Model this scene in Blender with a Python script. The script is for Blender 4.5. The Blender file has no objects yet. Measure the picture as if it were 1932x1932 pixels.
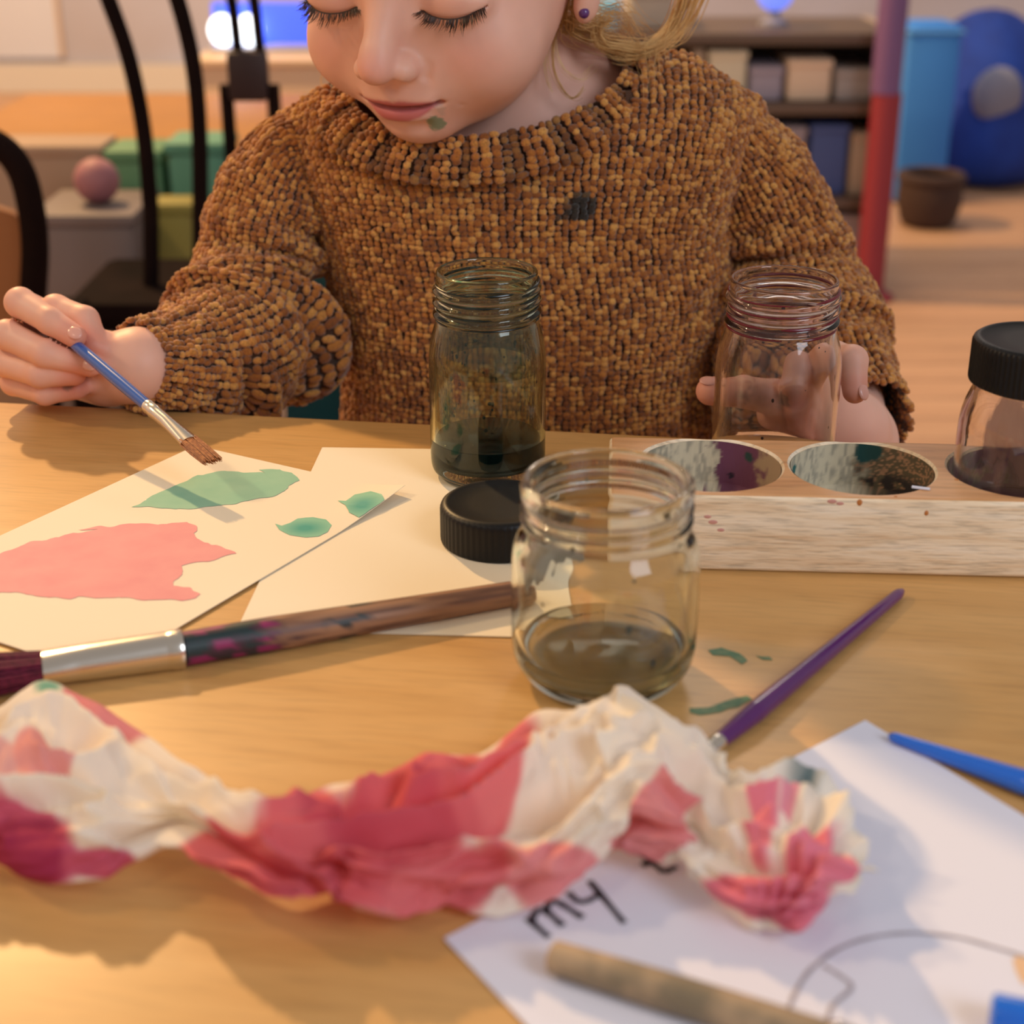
import bpy, bmesh, math, random
import numpy as np
from mathutils import Vector, Matrix

random.seed(7)
RNG = np.random.default_rng(11)
SC = bpy.context.scene
COL = SC.collection
T = 0.55                      # table top height (m)

# ------------------------------------------------------------------ camera
PITCH = math.radians(23.5)
FPX = 2900.0
CAM = np.array([0.0, 0.0, T + 0.285])
cam_d = bpy.data.cameras.new('camera')
cam = bpy.data.objects.new('camera', cam_d)
COL.objects.link(cam)
cam.location = CAM
cam.rotation_euler = (math.radians(90) - PITCH, 0, 0)
cam_d.sensor_width = 36.0
cam_d.lens = FPX / 1932.0 * 36.0
cam_d.clip_start = 0.02
cam_d.dof.use_dof = True
cam_d.dof.focus_distance = 0.73
cam_d.dof.aperture_fstop = 8.0
SC.camera = cam

# ------------------------------------------------------------------ light
w = bpy.data.worlds.new('room_light')
SC.world = w
w.use_nodes = True
w.node_tree.nodes['Background'].inputs['Color'].default_value = (1.0, 0.88, 0.80, 1)
w.node_tree.nodes['Background'].inputs['Strength'].default_value = 0.32


def lamp(name, kind, loc, power, color, size=0.1, target=None, size_y=None, spread=None):
    d = bpy.data.lights.new(name, kind)
    d.energy = power
    d.color = color
    if kind == 'AREA':
        d.shape = 'RECTANGLE' if size_y else 'DISK'
        d.size = size
        if size_y:
            d.size_y = size_y
    else:
        d.shadow_soft_size = size
    o = bpy.data.objects.new(name, d)
    COL.objects.link(o)
    o.location = loc
    if target is not None:
        o.rotation_euler = (Vector(target) - Vector(loc)).to_track_quat('-Z', 'Y').to_euler()
    return o


# warm hanging lamp behind the child to the left
lamp('warm_room_lamp', 'POINT', (-1.45, 3.20, T + 1.95), 350.0, (1.0, 0.62, 0.27), 0.05)
# second warm lamp to the left
lamp('left_room_lamp', 'POINT', (-1.7, 0.85, T + 1.45), 44.0, (1.0, 0.70, 0.38), 0.07)
# cool daylight window behind the camera, to the right
lamp('window_daylight', 'AREA', (1.35, -0.9, 1.85), 21.0, (0.80, 0.88, 1.0), 0.9, (0.1, 0.65, T), 1.1)
# three small bulbs of a ceiling fitting to the front left
for q in ((-0.95, -0.35, 1.92), (-0.84, -0.42, 1.83), (-0.98, -0.46, 1.77)):
    lamp('ceiling_bulb', 'POINT', q, 3.2, (1.0, 0.78, 0.55), 0.022)
# ceiling lamp over the far side of the room
lamp('far_ceiling_lamp', 'AREA', (0.6, 3.9, 2.5), 16.0, (1.0, 0.86, 0.76), 0.8, (0.4, 3.9, 0))

vs = SC.view_settings
vs.view_transform = 'Standard'
vs.look = 'None'
vs.exposure = 0.12
vs.gamma = 1.0
vs.use_curve_mapping = False
cy = SC.cycles
cy.use_denoising = True
cy.max_bounces = 14
cy.diffuse_bounces = 4
cy.glossy_bounces = 6
cy.transmission_bounces = 12
cy.transparent_max_bounces = 16
cy.sample_clamp_indirect = 1.5
cy.blur_glossy = 0.6


# ------------------------------------------------------------------ picking
RX = np.array([1.0, 0, 0])
UP = np.array([0, math.sin(PITCH), math.cos(PITCH)])
FW = np.array([0, math.cos(PITCH), -math.sin(PITCH)])


def ray(px, py):
    return FW + RX * ((px - 966.0) / FPX) + UP * ((966.0 - py) / FPX)


def onz(px, py, z=T):
    d = ray(px, py)
    return CAM + d * ((z - CAM[2]) / d[2])


def ony(px, py, y):
    d = ray(px, py)
    return CAM + d * ((y - CAM[1]) / d[1])


def proj(P):
    d = np.asarray(P) - CAM
    z = d @ FW
    return 966 + FPX * (d @ RX) / z, 966 - FPX * (d @ UP) / z


# ------------------------------------------------------------------ noise
_LAT = RNG.random((64, 64, 64)).astype(np.float32) * 2 - 1


def vnoise(P, s=1.0, off=0.0):
    P = np.asarray(P, dtype=np.float64) * s + off + 1000.0
    i = np.floor(P).astype(int)
    f = P - i
    f = f * f * (3 - 2 * f)
    i &= 63
    j = (i + 1) & 63
    x0, y0, z0 = i[..., 0], i[..., 1], i[..., 2]
    x1, y1, z1 = j[..., 0], j[..., 1], j[..., 2]
    fx, fy, fz = f[..., 0], f[..., 1], f[..., 2]
    L = _LAT
    a = L[x0, y0, z0] * (1 - fx) + L[x1, y0, z0] * fx
    b = L[x0, y1, z0] * (1 - fx) + L[x1, y1, z0] * fx
    c = L[x0, y0, z1] * (1 - fx) + L[x1, y0, z1] * fx
    d = L[x0, y1, z1] * (1 - fx) + L[x1, y1, z1] * fx
    return (a * (1 - fy) + b * fy) * (1 - fz) + (c * (1 - fy) + d * fy) * fz


def fbm(P, s=1.0, o=4, off=0.0):
    r = 0
    a = 1.0
    for k in range(o):
        r = r + a * vnoise(P, s * 2 ** k, off + 17.3 * k)
        a *= 0.5
    return r


def sstep(a, b, x):
    t = np.clip((x - a) / (b - a), 0, 1)
    return t * t * (3 - 2 * t)


# ------------------------------------------------------------------ materials
def srgb(r, g, b):
    def c(v):
        v /= 255.0
        return v / 12.92 if v <= 0.04045 else ((v + 0.055) / 1.055) ** 2.4
    return (c(r), c(g), c(b), 1.0)


MATS = {}


def newmat(name):
    m = bpy.data.materials.new(name)
    m.use_nodes = True
    nt = m.node_tree
    return m, nt, nt.nodes['Principled BSDF']


def mat(name, color, rough=0.5, metal=0.0, noise=None, bump=None, coat=0.0, sheen=0.0, sss=0.0, coords='Object', scale=(1, 1, 1), attr=None, trans=0.0, emit=None, spec=0.5):
    """noise=(scale, detail, colour2, low, high)  bump=(scale, strength, distance)"""
    if name in MATS:
        return MATS[name]
    m, nt, bs = newmat(name)
    N, Lk = nt.nodes, nt.links
    bs.inputs['Base Color'].default_value = color
    bs.inputs['Roughness'].default_value = rough
    bs.inputs['Metallic'].default_value = metal
    bs.inputs['Coat Weight'].default_value = coat
    bs.inputs['Coat Roughness'].default_value = 0.1
    bs.inputs['Sheen Weight'].default_value = sheen
    bs.inputs['Specular IOR Level'].default_value = spec
    bs.inputs['Transmission Weight'].default_value = trans
    if sss:
        bs.inputs['Subsurface Weight'].default_value = sss
        bs.inputs['Subsurface Radius'].default_value = (1.0, 0.4, 0.22)
        bs.inputs['Subsurface Scale'].default_value = 0.004
    if emit:
        bs.inputs['Emission Color'].default_value = emit[0]
        bs.inputs['Emission Strength'].default_value = emit[1]
    src = None
    if noise or bump:
        tc = N.new('ShaderNodeTexCoord')
        mp = N.new('ShaderNodeMapping')
        mp.inputs['Scale'].default_value = scale
        Lk.new(tc.outputs[coords], mp.inputs['Vector'])
        src = mp.outputs['Vector']
    base = None
    if attr:
        at = N.new('ShaderNodeAttribute')
        at.attribute_name = attr
        base = at.outputs['Color']
    if noise:
        tn = N.new('ShaderNodeTexNoise')
        tn.inputs['Scale'].default_value = noise[0]
        tn.inputs['Detail'].default_value = noise[1]
        Lk.new(src, tn.inputs['Vector'])
        mr = N.new('ShaderNodeMapRange')
        mr.inputs['From Min'].default_value = noise[3]
        mr.inputs['From Max'].default_value = noise[4]
        Lk.new(tn.outputs['Fac'], mr.inputs['Value'])
        mx = N.new('ShaderNodeMix')
        mx.data_type = 'RGBA'
        if base is not None:
            Lk.new(base, mx.inputs['A'])
            mx.blend_type = 'MULTIPLY'
        else:
            mx.inputs['A'].default_value = color
        mx.inputs['B'].default_value = noise[2]
        Lk.new(mr.outputs['Result'], mx.inputs['Factor'])
        base = mx.outputs['Result']
    if base is not None:
        Lk.new(base, bs.inputs['Base Color'])
    if bump:
        tb = N.new('ShaderNodeTexNoise')
        tb.inputs['Scale'].default_value = bump[0]
        tb.inputs['Detail'].default_value = 4
        Lk.new(src, tb.inputs['Vector'])
        bp = N.new('ShaderNodeBump')
        bp.inputs['Strength'].default_value = bump[1]
        bp.inputs['Distance'].default_value = bump[2]
        Lk.new(tb.outputs['Fac'], bp.inputs['Height'])
        Lk.new(bp.outputs['Normal'], bs.inputs['Normal'])
    MATS[name] = m
    return m


def glass_mat(name, color, ior=1.46, rough=0.0):
    if name in MATS:
        return MATS[name]
    m, nt, bs = newmat(name)
    nt.nodes.remove(bs)
    g = nt.nodes.new('ShaderNodeBsdfGlass')
    g.inputs['Color'].default_value = color
    g.inputs['IOR'].default_value = ior
    g.inputs['Roughness'].default_value = rough
    nt.links.new(g.outputs[0], nt.nodes['Material Output'].inputs['Surface'])
    MATS[name] = m
    return m


def film_mat(name, color, color2, scale, lo, hi, amount, stretch=(1, 1, 0.35)):
    """dried paint left on glass: patches of pigment between clear gaps"""
    m, nt, bs = newmat(name)
    N, Lk = nt.nodes, nt.links
    tc = N.new('ShaderNodeTexCoord')
    mp = N.new('ShaderNodeMapping')
    mp.inputs['Scale'].default_value = stretch
    Lk.new(tc.outputs['Object'], mp.inputs['Vector'])
    n1 = N.new('ShaderNodeTexNoise')
    n1.inputs['Scale'].default_value = scale
    n1.inputs['Detail'].default_value = 5
    Lk.new(mp.outputs[0], n1.inputs['Vector'])
    mr = N.new('ShaderNodeMapRange')
    mr.inputs['From Min'].default_value = lo
    mr.inputs['From Max'].default_value = hi
    mr.inputs['To Max'].default_value = amount[1]
    mr.inputs['To Min'].default_value = amount[0]
    Lk.new(n1.outputs['Fac'], mr.inputs['Value'])
    n2 = N.new('ShaderNodeTexNoise')
    n2.inputs['Scale'].default_value = scale * 2.3
    Lk.new(mp.outputs[0], n2.inputs['Vector'])
    mx = N.new('ShaderNodeMix')
    mx.data_type = 'RGBA'
    mx.inputs['A'].default_value = color
    mx.inputs['B'].default_value = color2
    Lk.new(n2.outputs['Fac'], mx.inputs['Factor'])
    Lk.new(mx.outputs['Result'], bs.inputs['Base Color'])
    bs.inputs['Roughness'].default_value = 0.35
    tr = N.new('ShaderNodeBsdfTransparent')
    ms = N.new('ShaderNodeMixShader')
    Lk.new(mr.outputs['Result'], ms.inputs['Fac'])
    Lk.new(tr.outputs[0], ms.inputs[1])
    Lk.new(bs.outputs[0], ms.inputs[2])
    Lk.new(ms.outputs[0], N['Material Output'].inputs['Surface'])
    return m


def wood_mat(name, c1, c2, c3, scale=(3, 60, 60), rough=0.42, coat=0.0, bump=0.15, grain=9.0, dist=0.0004, rand=0.0, gmin=0.86):
    """grain running along local x"""
    if name in MATS:
        return MATS[name]
    m, nt, bs = newmat(name)
    N, Lk = nt.nodes, nt.links
    tc = N.new('ShaderNodeTexCoord')
    mp = N.new('ShaderNodeMapping')
    mp.inputs['Scale'].default_value = scale
    Lk.new(tc.outputs['Object'], mp.inputs['Vector'])
    if rand:
        oi = N.new('ShaderNodeObjectInfo')
        ml = N.new('ShaderNodeMath')
        ml.operation = 'MULTIPLY'
        ml.inputs[1].default_value = 37.0
        Lk.new(oi.outputs['Random'], ml.inputs[0])
        cb = N.new('ShaderNodeCombineXYZ')
        for k in range(3):
            Lk.new(ml.outputs[0], cb.inputs[k])
        Lk.new(cb.outputs[0], mp.inputs['Location'])
    n1 = N.new('ShaderNodeTexNoise')
    n1.inputs['Scale'].default_value = 1.0
    n1.inputs['Detail'].default_value = 8
    n1.inputs['Roughness'].default_value = 0.62
    n1.inputs['Distortion'].default_value = 0.6
    Lk.new(mp.outputs[0], n1.inputs['Vector'])
    cr = N.new('ShaderNodeValToRGB')
    cr.color_ramp.elements[0].position = 0.28
    cr.color_ramp.elements[0].color = c1
    cr.color_ramp.elements[1].position = 0.72
    cr.color_ramp.elements[1].color = c3
    e = cr.color_ramp.elements.new(0.5)
    e.color = c2
    Lk.new(n1.outputs['Fac'], cr.inputs['Fac'])
    out = cr.outputs['Color']
    n2 = N.new('ShaderNodeTexNoise')
    n2.inputs['Scale'].default_value = grain
    n2.inputs['Detail'].default_value = 3
    Lk.new(mp.outputs[0], n2.inputs['Vector'])
    mr = N.new('ShaderNodeMapRange')
    mr.inputs['From Min'].default_value = 0.30
    mr.inputs['From Max'].default_value = 0.52
    mr.inputs['To Min'].default_value = gmin
    mr.inputs['To Max'].default_value = 1.0
    Lk.new(n2.outputs['Fac'], mr.inputs['Value'])
    mx = N.new('ShaderNodeMix')
    mx.data_type = 'RGBA'
    mx.blend_type = 'MULTIPLY'
    mx.inputs['Factor'].default_value = 1.0
    Lk.new(out, mx.inputs['A'])
    Lk.new(mr.outputs['Result'], mx.inputs['B'])
    out = mx.outputs['Result']
    if rand:
        mr2 = N.new('ShaderNodeMapRange')
        mr2.inputs['To Min'].default_value = 1 - rand
        mr2.inputs['To Max'].default_value = 1 + rand
        Lk.new(oi.outputs['Random'], mr2.inputs['Value'])
        mx2 = N.new('ShaderNodeMix')
        mx2.data_type = 'RGBA'
        mx2.blend_type = 'MULTIPLY'
        mx2.inputs['Factor'].default_value = 1.0
        Lk.new(out, mx2.inputs['A'])
        Lk.new(mr2.outputs['Result'], mx2.inputs['B'])
        out = mx2.outputs['Result']
    Lk.new(out, bs.inputs['Base Color'])
    bs.inputs['Roughness'].default_value = rough
    bs.inputs['Coat Weight'].default_value = coat
    bp = N.new('ShaderNodeBump')
    bp.inputs['Strength'].default_value = bump
    bp.inputs['Distance'].default_value = dist
    Lk.new(n2.outputs['Fac'], bp.inputs['Height'])
    Lk.new(bp.outputs['Normal'], bs.inputs['Normal'])
    MATS[name] = m
    return m


# ------------------------------------------------------------------ mesh tools
def np_mesh(name, V, faces, smooth=True, colors=None):
    """faces: list of int arrays (n,k)"""
    me = bpy.data.meshes.new(name)
    V = np.asarray(V, dtype=np.float32)
    me.vertices.add(len(V))
    me.vertices.foreach_set('co', V.ravel())
    tot = sum(f.size for f in faces)
    npoly = sum(len(f) for f in faces)
    me.loops.add(tot)
    me.loops.foreach_set('vertex_index', np.concatenate([f.ravel() for f in faces]).astype(np.int32))
    me.polygons.add(npoly)
    sizes = np.concatenate([np.full(len(f), f.shape[1]) for f in faces])
    starts = np.concatenate([[0], np.cumsum(sizes)[:-1]]).astype(np.int32)
    me.polygons.foreach_set('loop_start', starts)
    me.polygons.foreach_set('use_smooth', np.full(npoly, smooth))
    me.update(calc_edges=True)
    if colors is not None:
        ca = me.color_attributes.new('Col', 'FLOAT_COLOR', 'POINT')
        c = np.ones((len(V), 4), np.float32)
        c[:, :3] = colors[:, :3]
        ca.data.foreach_set('color', c.ravel())
    me.validate()
    return me


def link(name, me, m=None, parent=None):
    o = bpy.data.objects.new(name, me)
    COL.objects.link(o)
    if m is not None:
        for mm in (m if isinstance(m, (list, tuple)) else [m]):
            me.materials.append(mm)
    if parent is not None:
        o.parent = parent
    return o


def tag(o, label, cat, group=None):
    o['label'] = label
    o['category'] = cat
    if group:
        o['group'] = group
    return o


def struct(o, label=None):
    o['kind'] = 'structure'
    if label:
        o['label'] = label
    return o


def stuff(o):
    o['kind'] = 'stuff'
    return o


def empty(name, loc=(0, 0, 0), rz=0.0):
    o = bpy.data.objects.new(name, None)
    o.empty_display_size = 0.02
    COL.objects.link(o)
    o.location = loc
    o.rotation_euler = (0, 0, rz)
    return o


class MB:
    """collects simple solids into one mesh"""
    def __init__(self):
        self.V, self.F, self.n = [], {}, 0
        self.C = []

    def add(self, V, faces, col=None):
        V = np.asarray(V, float)
        self.V.append(V)
        for f in faces:
            f = np.asarray(f, int)
            if f.size:
                self.F.setdefault(f.shape[1], []).append(f + self.n)
        if col is not None:
            c = np.asarray(col, float)
            self.C.append(np.broadcast_to(c[..., :3], (len(V), 3)))
        self.n += len(V)
        return self

    def box(self, c, s, rz=0.0, bev=0.0):
        bm = bmesh.new()
        bmesh.ops.create_cube(bm, size=1.0)
        bmesh.ops.scale(bm, vec=Vector(s), verts=bm.verts)
        if bev:
            bmesh.ops.bevel(bm, geom=list(bm.edges), offset=bev, segments=2, affect='EDGES', profile=0.6)
        bm.verts.index_update()
        V = np.array([v.co[:] for v in bm.verts])
        F = {}
        for f in bm.faces:
            F.setdefault(len(f.verts), []).append([v.index for v in f.verts])
        bm.free()
        cz, sz = math.cos(rz), math.sin(rz)
        V = V @ np.array([[cz, sz, 0], [-sz, cz, 0], [0, 0, 1]]) + np.asarray(c)
        return self.add(V, [np.array(f) for f in F.values()])

    def tube(self, pts, rad, seg=12, cap=True, flat=None, col=None):
        """swept round tube; rad scalar or list; flat=(list of (axis vector, factor)) unused"""
        P = np.asarray(pts, float)
        n = len(P)
        R = np.broadcast_to(np.asarray(rad, float), (n,)) if np.ndim(rad) < 2 else np.asarray(rad, float)
        tan = np.gradient(P, axis=0)
        tan /= np.linalg.norm(tan, axis=1, keepdims=True) + 1e-12
        ref = np.array([0, 0, 1.0]) if abs(tan[0][2]) < 0.9 else np.array([1.0, 0, 0])
        a = np.cross(tan[0], ref)
        a /= np.linalg.norm(a)
        th = np.linspace(0, 2 * math.pi, seg, endpoint=False)
        V = []
        for i in range(n):
            a = a - tan[i] * (a @ tan[i])
            a /= np.linalg.norm(a) + 1e-12
            b = np.cross(tan[i], a)
            ra, rb = (R[i], R[i]) if R.ndim == 1 else R[i]
            V.append(P[i] + np.outer(np.cos(th), a) * ra + np.outer(np.sin(th), b) * rb)
        V = np.concatenate(V)
        i, j = np.meshgrid(np.arange(n - 1), np.arange(seg), indexing='ij')
        i, j = i.ravel(), j.ravel()
        j2 = (j + 1) % seg
        Q = np.stack([i * seg + j, (i + 1) * seg + j, (i + 1) * seg + j2, i * seg + j2], 1)
        fs = [Q]
        if cap:
            V = np.concatenate([V, P[:1], P[-1:]])
            k = np.arange(seg)
            k2 = (k + 1) % seg
            fs.append(np.stack([np.full(seg, n * seg), k, k2], 1))
            fs.append(np.stack([np.full(seg, n * seg + 1), (n - 1) * seg + k2, (n - 1) * seg + k], 1))
        return self.add(V, fs, col)

    def lathe(self, prof, c=(0, 0, 0), seg=64, wob=None):
        prof = np.asarray(prof, float)
        n = len(prof)
        th = np.linspace(0, 2 * math.pi, seg, endpoint=False)
        V = np.stack([np.outer(prof[:, 0], np.cos(th)), np.outer(prof[:, 0], np.sin(th)), np.repeat(prof[:, 1:2], seg, 1)], -1)
        if wob is not None:
            V = wob(V, th)
        V = V.reshape(-1, 3) + np.asarray(c)
        i, j = np.meshgrid(np.arange(n - 1), np.arange(seg), indexing='ij')
        i, j = i.ravel(), j.ravel()
        j2 = (j + 1) % seg
        Q = np.stack([i * seg + j, i * seg + j2, (i + 1) * seg + j2, (i + 1) * seg + j], 1)
        return self.add(V, [Q])

    def ellipsoid(self, c, r, seg=24, rings=14, M=None):
        u = np.linspace(0, math.pi, rings + 1)
        th = np.linspace(0, 2 * math.pi, seg, endpoint=False)
        V = np.stack([np.outer(np.sin(u), np.cos(th)) * r[0], np.outer(np.sin(u), np.sin(th)) * r[1], np.repeat(np.cos(u)[:, None], seg, 1) * r[2]], -1).reshape(-1, 3)
        if M is not None:
            V = V @ np.asarray(M).T
        V = V + np.asarray(c)
        n = rings + 1
        i, j = np.meshgrid(np.arange(n - 1), np.arange(seg), indexing='ij')
        i, j = i.ravel(), j.ravel()
        j2 = (j + 1) % seg
        Q = np.stack([i * seg + j, (i + 1) * seg + j, (i + 1) * seg + j2, i * seg + j2], 1)
        return self.add(V, [Q])

    def build(self, name, m, parent=None, smooth=True, origin=None):
        V = np.concatenate(self.V)
        o0 = np.zeros(3)
        if origin is not None:
            o0 = np.asarray(origin, float)
            V = V - o0
        C = np.concatenate(self.C) if self.C and sum(len(c) for c in self.C) == len(V) else None
        me = np_mesh(name, V, [np.concatenate(f) for f in self.F.values()], smooth, C)
        if smooth:
            try:
                me.set_sharp_from_angle(angle=math.radians(38))
            except Exception:
                pass
        o = link(name, me, m, parent)
        if origin is not None:
            o.location = o0
        return o


def grid_faces(n, m, closed=False):
    i, j = np.meshgrid(np.arange(n - 1), np.arange(m if closed else m - 1), indexing='ij')
    i, j = i.ravel(), j.ravel()
    j2 = (j + 1) % m
    return np.stack([i * m + j, (i + 1) * m + j, (i + 1) * m + j2, i * m + j2], 1)


def spline(pts, n):
    """Catmull-Rom through the points"""
    P = np.asarray(pts, float)
    P = np.concatenate([2 * P[:1] - P[1:2], P, 2 * P[-1:] - P[-2:-1]])
    m = len(P) - 3
    t = np.linspace(0, m - 1e-9, n)
    k = t.astype(int)
    f = (t - k)[:, None]
    p0, p1, p2, p3 = P[k], P[k + 1], P[k + 2], P[k + 3]
    return 0.5 * (2 * p1 + (p2 - p0) * f + (2 * p0 - 5 * p1 + 4 * p2 - p3) * f ** 2 + (3 * p1 - p0 - 3 * p2 + p3) * f ** 3)


def flat_poly(name, pts, z, m, parent, ragged=0.0, sub=0.003, thick=0.0, seed=0, zf=None):
    """thin flat patch lying on a horizontal surface (dried paint, ink)"""
    P = np.asarray(pts, float)[:, :2]
    out = []
    for a, b in zip(P, np.roll(P, -1, 0)):
        k = max(1, int(np.linalg.norm(b - a) / sub))
        for q in range(k):
            out.append(a + (b - a) * q / k)
    out = np.array(out)
    if ragged:
        q = np.concatenate([out, np.full((len(out), 1), seed * 3.1)], 1)
        out = out + ragged * np.stack([fbm(q, 160, 3), fbm(q, 160, 3, 50.0)], 1)
    bm = bmesh.new()
    vs_ = [bm.verts.new((x, y, z + (zf(x, y) if zf else 0))) for x, y in out]
    f = bm.faces.new(vs_)
    f.normal_update()
    if f.normal.z < 0:
        f.normal_flip()
    bmesh.ops.triangulate(bm, faces=[f])
    me = bpy.data.meshes.new(name)
    bm.to_mesh(me)
    bm.free()
    return link(name, me, m, parent)


def ribbon(name, strokes, z, m, parent, width):
    """pen or pencil line: a flat strip along each stroke"""
    mb = MB()
    for s in strokes:
        P = spline(s, max(8, 8 * len(s))) if len(s) > 2 else np.linspace(s[0], s[1], 8)
        P = P[:, :2]
        t = np.gradient(P, axis=0)
        t /= np.linalg.norm(t, axis=1, keepdims=True)
        nrm = np.stack([-t[:, 1], t[:, 0]], 1)
        wv = width * (0.9 + 0.12 * np.sin(np.arange(len(P)) * 0.9))[:, None] / 2
        A = np.c_[P + nrm * wv, np.full(len(P), z)]
        B = np.c_[P - nrm * wv, np.full(len(P), z)]
        V = np.stack([B, A], 1).reshape(-1, 3)
        i = np.arange(len(P) - 1)
        mb.add(V, [np.stack([2 * i, 2 * i + 2, 2 * i + 3, 2 * i + 1], 1)])
    return mb.build(name, m, parent, False)


# =================================================================== SETTING
# floor: base plus boards running left-right
M_floor = wood_mat('floor_wood', srgb(184, 142, 110), srgb(198, 156, 122), srgb(206, 166, 132), scale=(1.5, 14, 14), rough=0.5, rand=0.05, bump=0.05)
M_floor_base = mat('floor_gap', srgb(120, 80, 55), 0.8)
fl = struct(MB().box((0, 2.6, -0.03), (7.0, 6.6, 0.03)).build('floor', M_floor_base, None, False), 'pale orange wooden floor running back to the toys')
bw = 0.092
pm = MB().box((0, 0, 0), (6.9, bw - 0.003, 0.014), bev=0.002).build('plank', M_floor, fl, False)
pm.location = (0, -0.6, -0.0075)
for k in range(1, 70):
    c = pm.copy()
    COL.objects.link(c)
    c.location = (0, -0.6 + k * bw, -0.0075)

M_wall = mat('wall_paint', srgb(180, 182, 204), 0.8, noise=(2.0, 2, srgb(172, 168, 180), 0.4, 0.7))
struct(MB().box((0, 5.85, 1.3), (7.0, 0.1, 2.66)).build('wall_back', M_wall, None, False), 'greyish lilac wall far behind')
struct(MB().box((-3.45, 2.6, 1.3), (0.1, 6.6, 2.66)).build('wall_left', M_wall, None, False), 'greyish lilac wall on the left')
struct(MB().box((0, 5.78, 0.05), (6.9, 0.03, 0.1)).build('baseboard_back', mat('baseboard_paint', srgb(205, 200, 196), 0.6), None, False))

# =================================================================== TABLE
eA, eB = onz(0, 757), onz(1150, 816)
ang = math.atan2(eB[1] - eA[1], eB[0] - eA[0])
M_table = wood_mat('maple', srgb(196, 149, 88), srgb(204, 158, 97), srgb(211, 166, 105), scale=(6.0, 60, 60), rough=0.36, bump=0.06, grain=7.0)
tab = empty('table', (eA[0], eA[1], 0), ang)
tag(tab, 'maple topped low table carrying the papers, jars and brushes', 'table')
Lx0, Lx1, Dp = -0.45, 0.92, 0.70
slab = MB().box(((Lx0 + Lx1) / 2, -Dp / 2, T - 0.014), (Lx1 - Lx0, Dp, 0.028), bev=0.003).build('tabletop', M_table, tab)
M_leg = mat('table_leg_metal', srgb(90, 90, 95), 0.4, 0.8)
for lx in (Lx0 + 0.07, Lx1 - 0.07):
    for ly in (-0.07, -Dp + 0.07):
        MB().tube([(lx, ly, 0.0), (lx, ly, 0.02), (lx, ly, T - 0.028)], [0.022, 0.018, 0.02], 20).build('leg', M_leg, tab)
MB().box(((Lx0 + Lx1) / 2, -0.09, T - 0.055), (Lx1 - Lx0 - 0.2, 0.018, 0.05)).build('apron', M_leg, tab, False)
MB().box(((Lx0 + Lx1) / 2, -Dp + 0.09, T - 0.055), (Lx1 - Lx0 - 0.2, 0.018, 0.05)).build('apron', M_leg, tab, False)
INV = np.array(Matrix.Rotation(-ang, 3, 'Z'))


def tl(px, py):           # picture point on the table, in table coordinates
    p = onz(px, py) - np.array([eA[0], eA[1], 0])
    return INV @ p


M_green_smear = mat('green_smear', srgb(62, 112, 80), 0.5, noise=(300, 3, srgb(110, 130, 90), 0.35, 0.7))
for k, pts in enumerate([
    [(1300, 1336), (1340, 1334), (1375, 1322), (1412, 1314), (1420, 1320), (1395, 1334), (1360, 1344), (1320, 1350), (1298, 1346)],
    [(1334, 1226), (1360, 1222), (1395, 1234), (1412, 1247), (1400, 1254), (1375, 1240), (1345, 1236)],
    [(1425, 1237), (1455, 1240), (1462, 1247), (1440, 1244)],
]):
    flat_poly('paint_smear', [tl(*q) for q in pts], T + 0.0002, M_green_smear, tab, 0.0008, seed=k)


# =================================================================== PAPERS
M_paper_warm = mat('cream_paper', srgb(240, 226, 200), 0.85, bump=(900, 0.08, 0.0003))
M_paper_cool = mat('white_paper', srgb(222, 224, 240), 0.85, bump=(900, 0.06, 0.0003))


def paper(name, corners, z, m, lift=None, n=24):
    """quad sheet with thickness; corners in order; lift(u,v) extra height"""
    a, b, c, d = [np.asarray(q, float)[:2] for q in corners]
    u, v = np.meshgrid(np.linspace(0, 1, n), np.linspace(0, 1, n), indexing='ij')
    u, v = u[..., None], v[..., None]
    P = a * (1 - u) * (1 - v) + b * u * (1 - v) + c * u * v + d * (1 - u) * v
    h = z + (lift(u[..., 0], v[..., 0]) if lift else 0 * u[..., 0])
    top = np.concatenate([P, h[..., None]], -1).reshape(-1, 3)
    bot = top - np.array([0, 0, 0.00028])
    F = grid_faces(n, n)
    N = n * n
    ring = np.concatenate([np.arange(n) * n, (n - 1) * n + np.arange(1, n), np.arange(n - 2, -1, -1) * n + n - 1, np.arange(n - 2, 0, -1)])
    r2 = np.roll(ring, -1)
    S = np.stack([ring, ring + N, r2 + N, r2], 1)
    me = np_mesh(name, np.concatenate([top, bot]), [F, F[:, ::-1] + N, S], True)
    try:
        me.set_sharp_from_angle(angle=math.radians(40))
    except Exception:
        pass
    return link(name, me, m)


# B: plain cream sheet under the painted one
b0, b1 = onz(608, 846), onz(447, 1190)
b2, b3 = onz(1085, 1207), onz(1018, 852)
pb = paper('paper_sheet', (b0, b1, b2, b3), T + 0.0006, M_paper_warm)
tag(pb, 'blank cream paper sheet under the green jar and the black lid', 'paper')
# A: painted sheet
a0, a1, a2 = onz(370, 845), onz(765, 935), onz(187, 1278)
a3 = a0 + a2 - a1
ZA = T + 0.0013


def liftA(u, v):
    return 0.0042 * np.clip(1 - np.hypot(u, 1.3 * v) / 0.26, 0, 1) ** 1.3


pa = paper('painted_sheet', (a1, a2, a3, a0), ZA, M_paper_warm, liftA, 36)
tag(pa, 'cream paper sheet painted with a teal stroke and a pink patch', 'paper')


def lift_at(x, y):
    A2 = np.stack([(a2 - a1)[:2], (a0 - a1)[:2]], 1)
    u, v = np.linalg.solve(A2, np.array([x, y]) - a1[:2])
    return float(liftA(np.array(u), np.array(v)))


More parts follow.
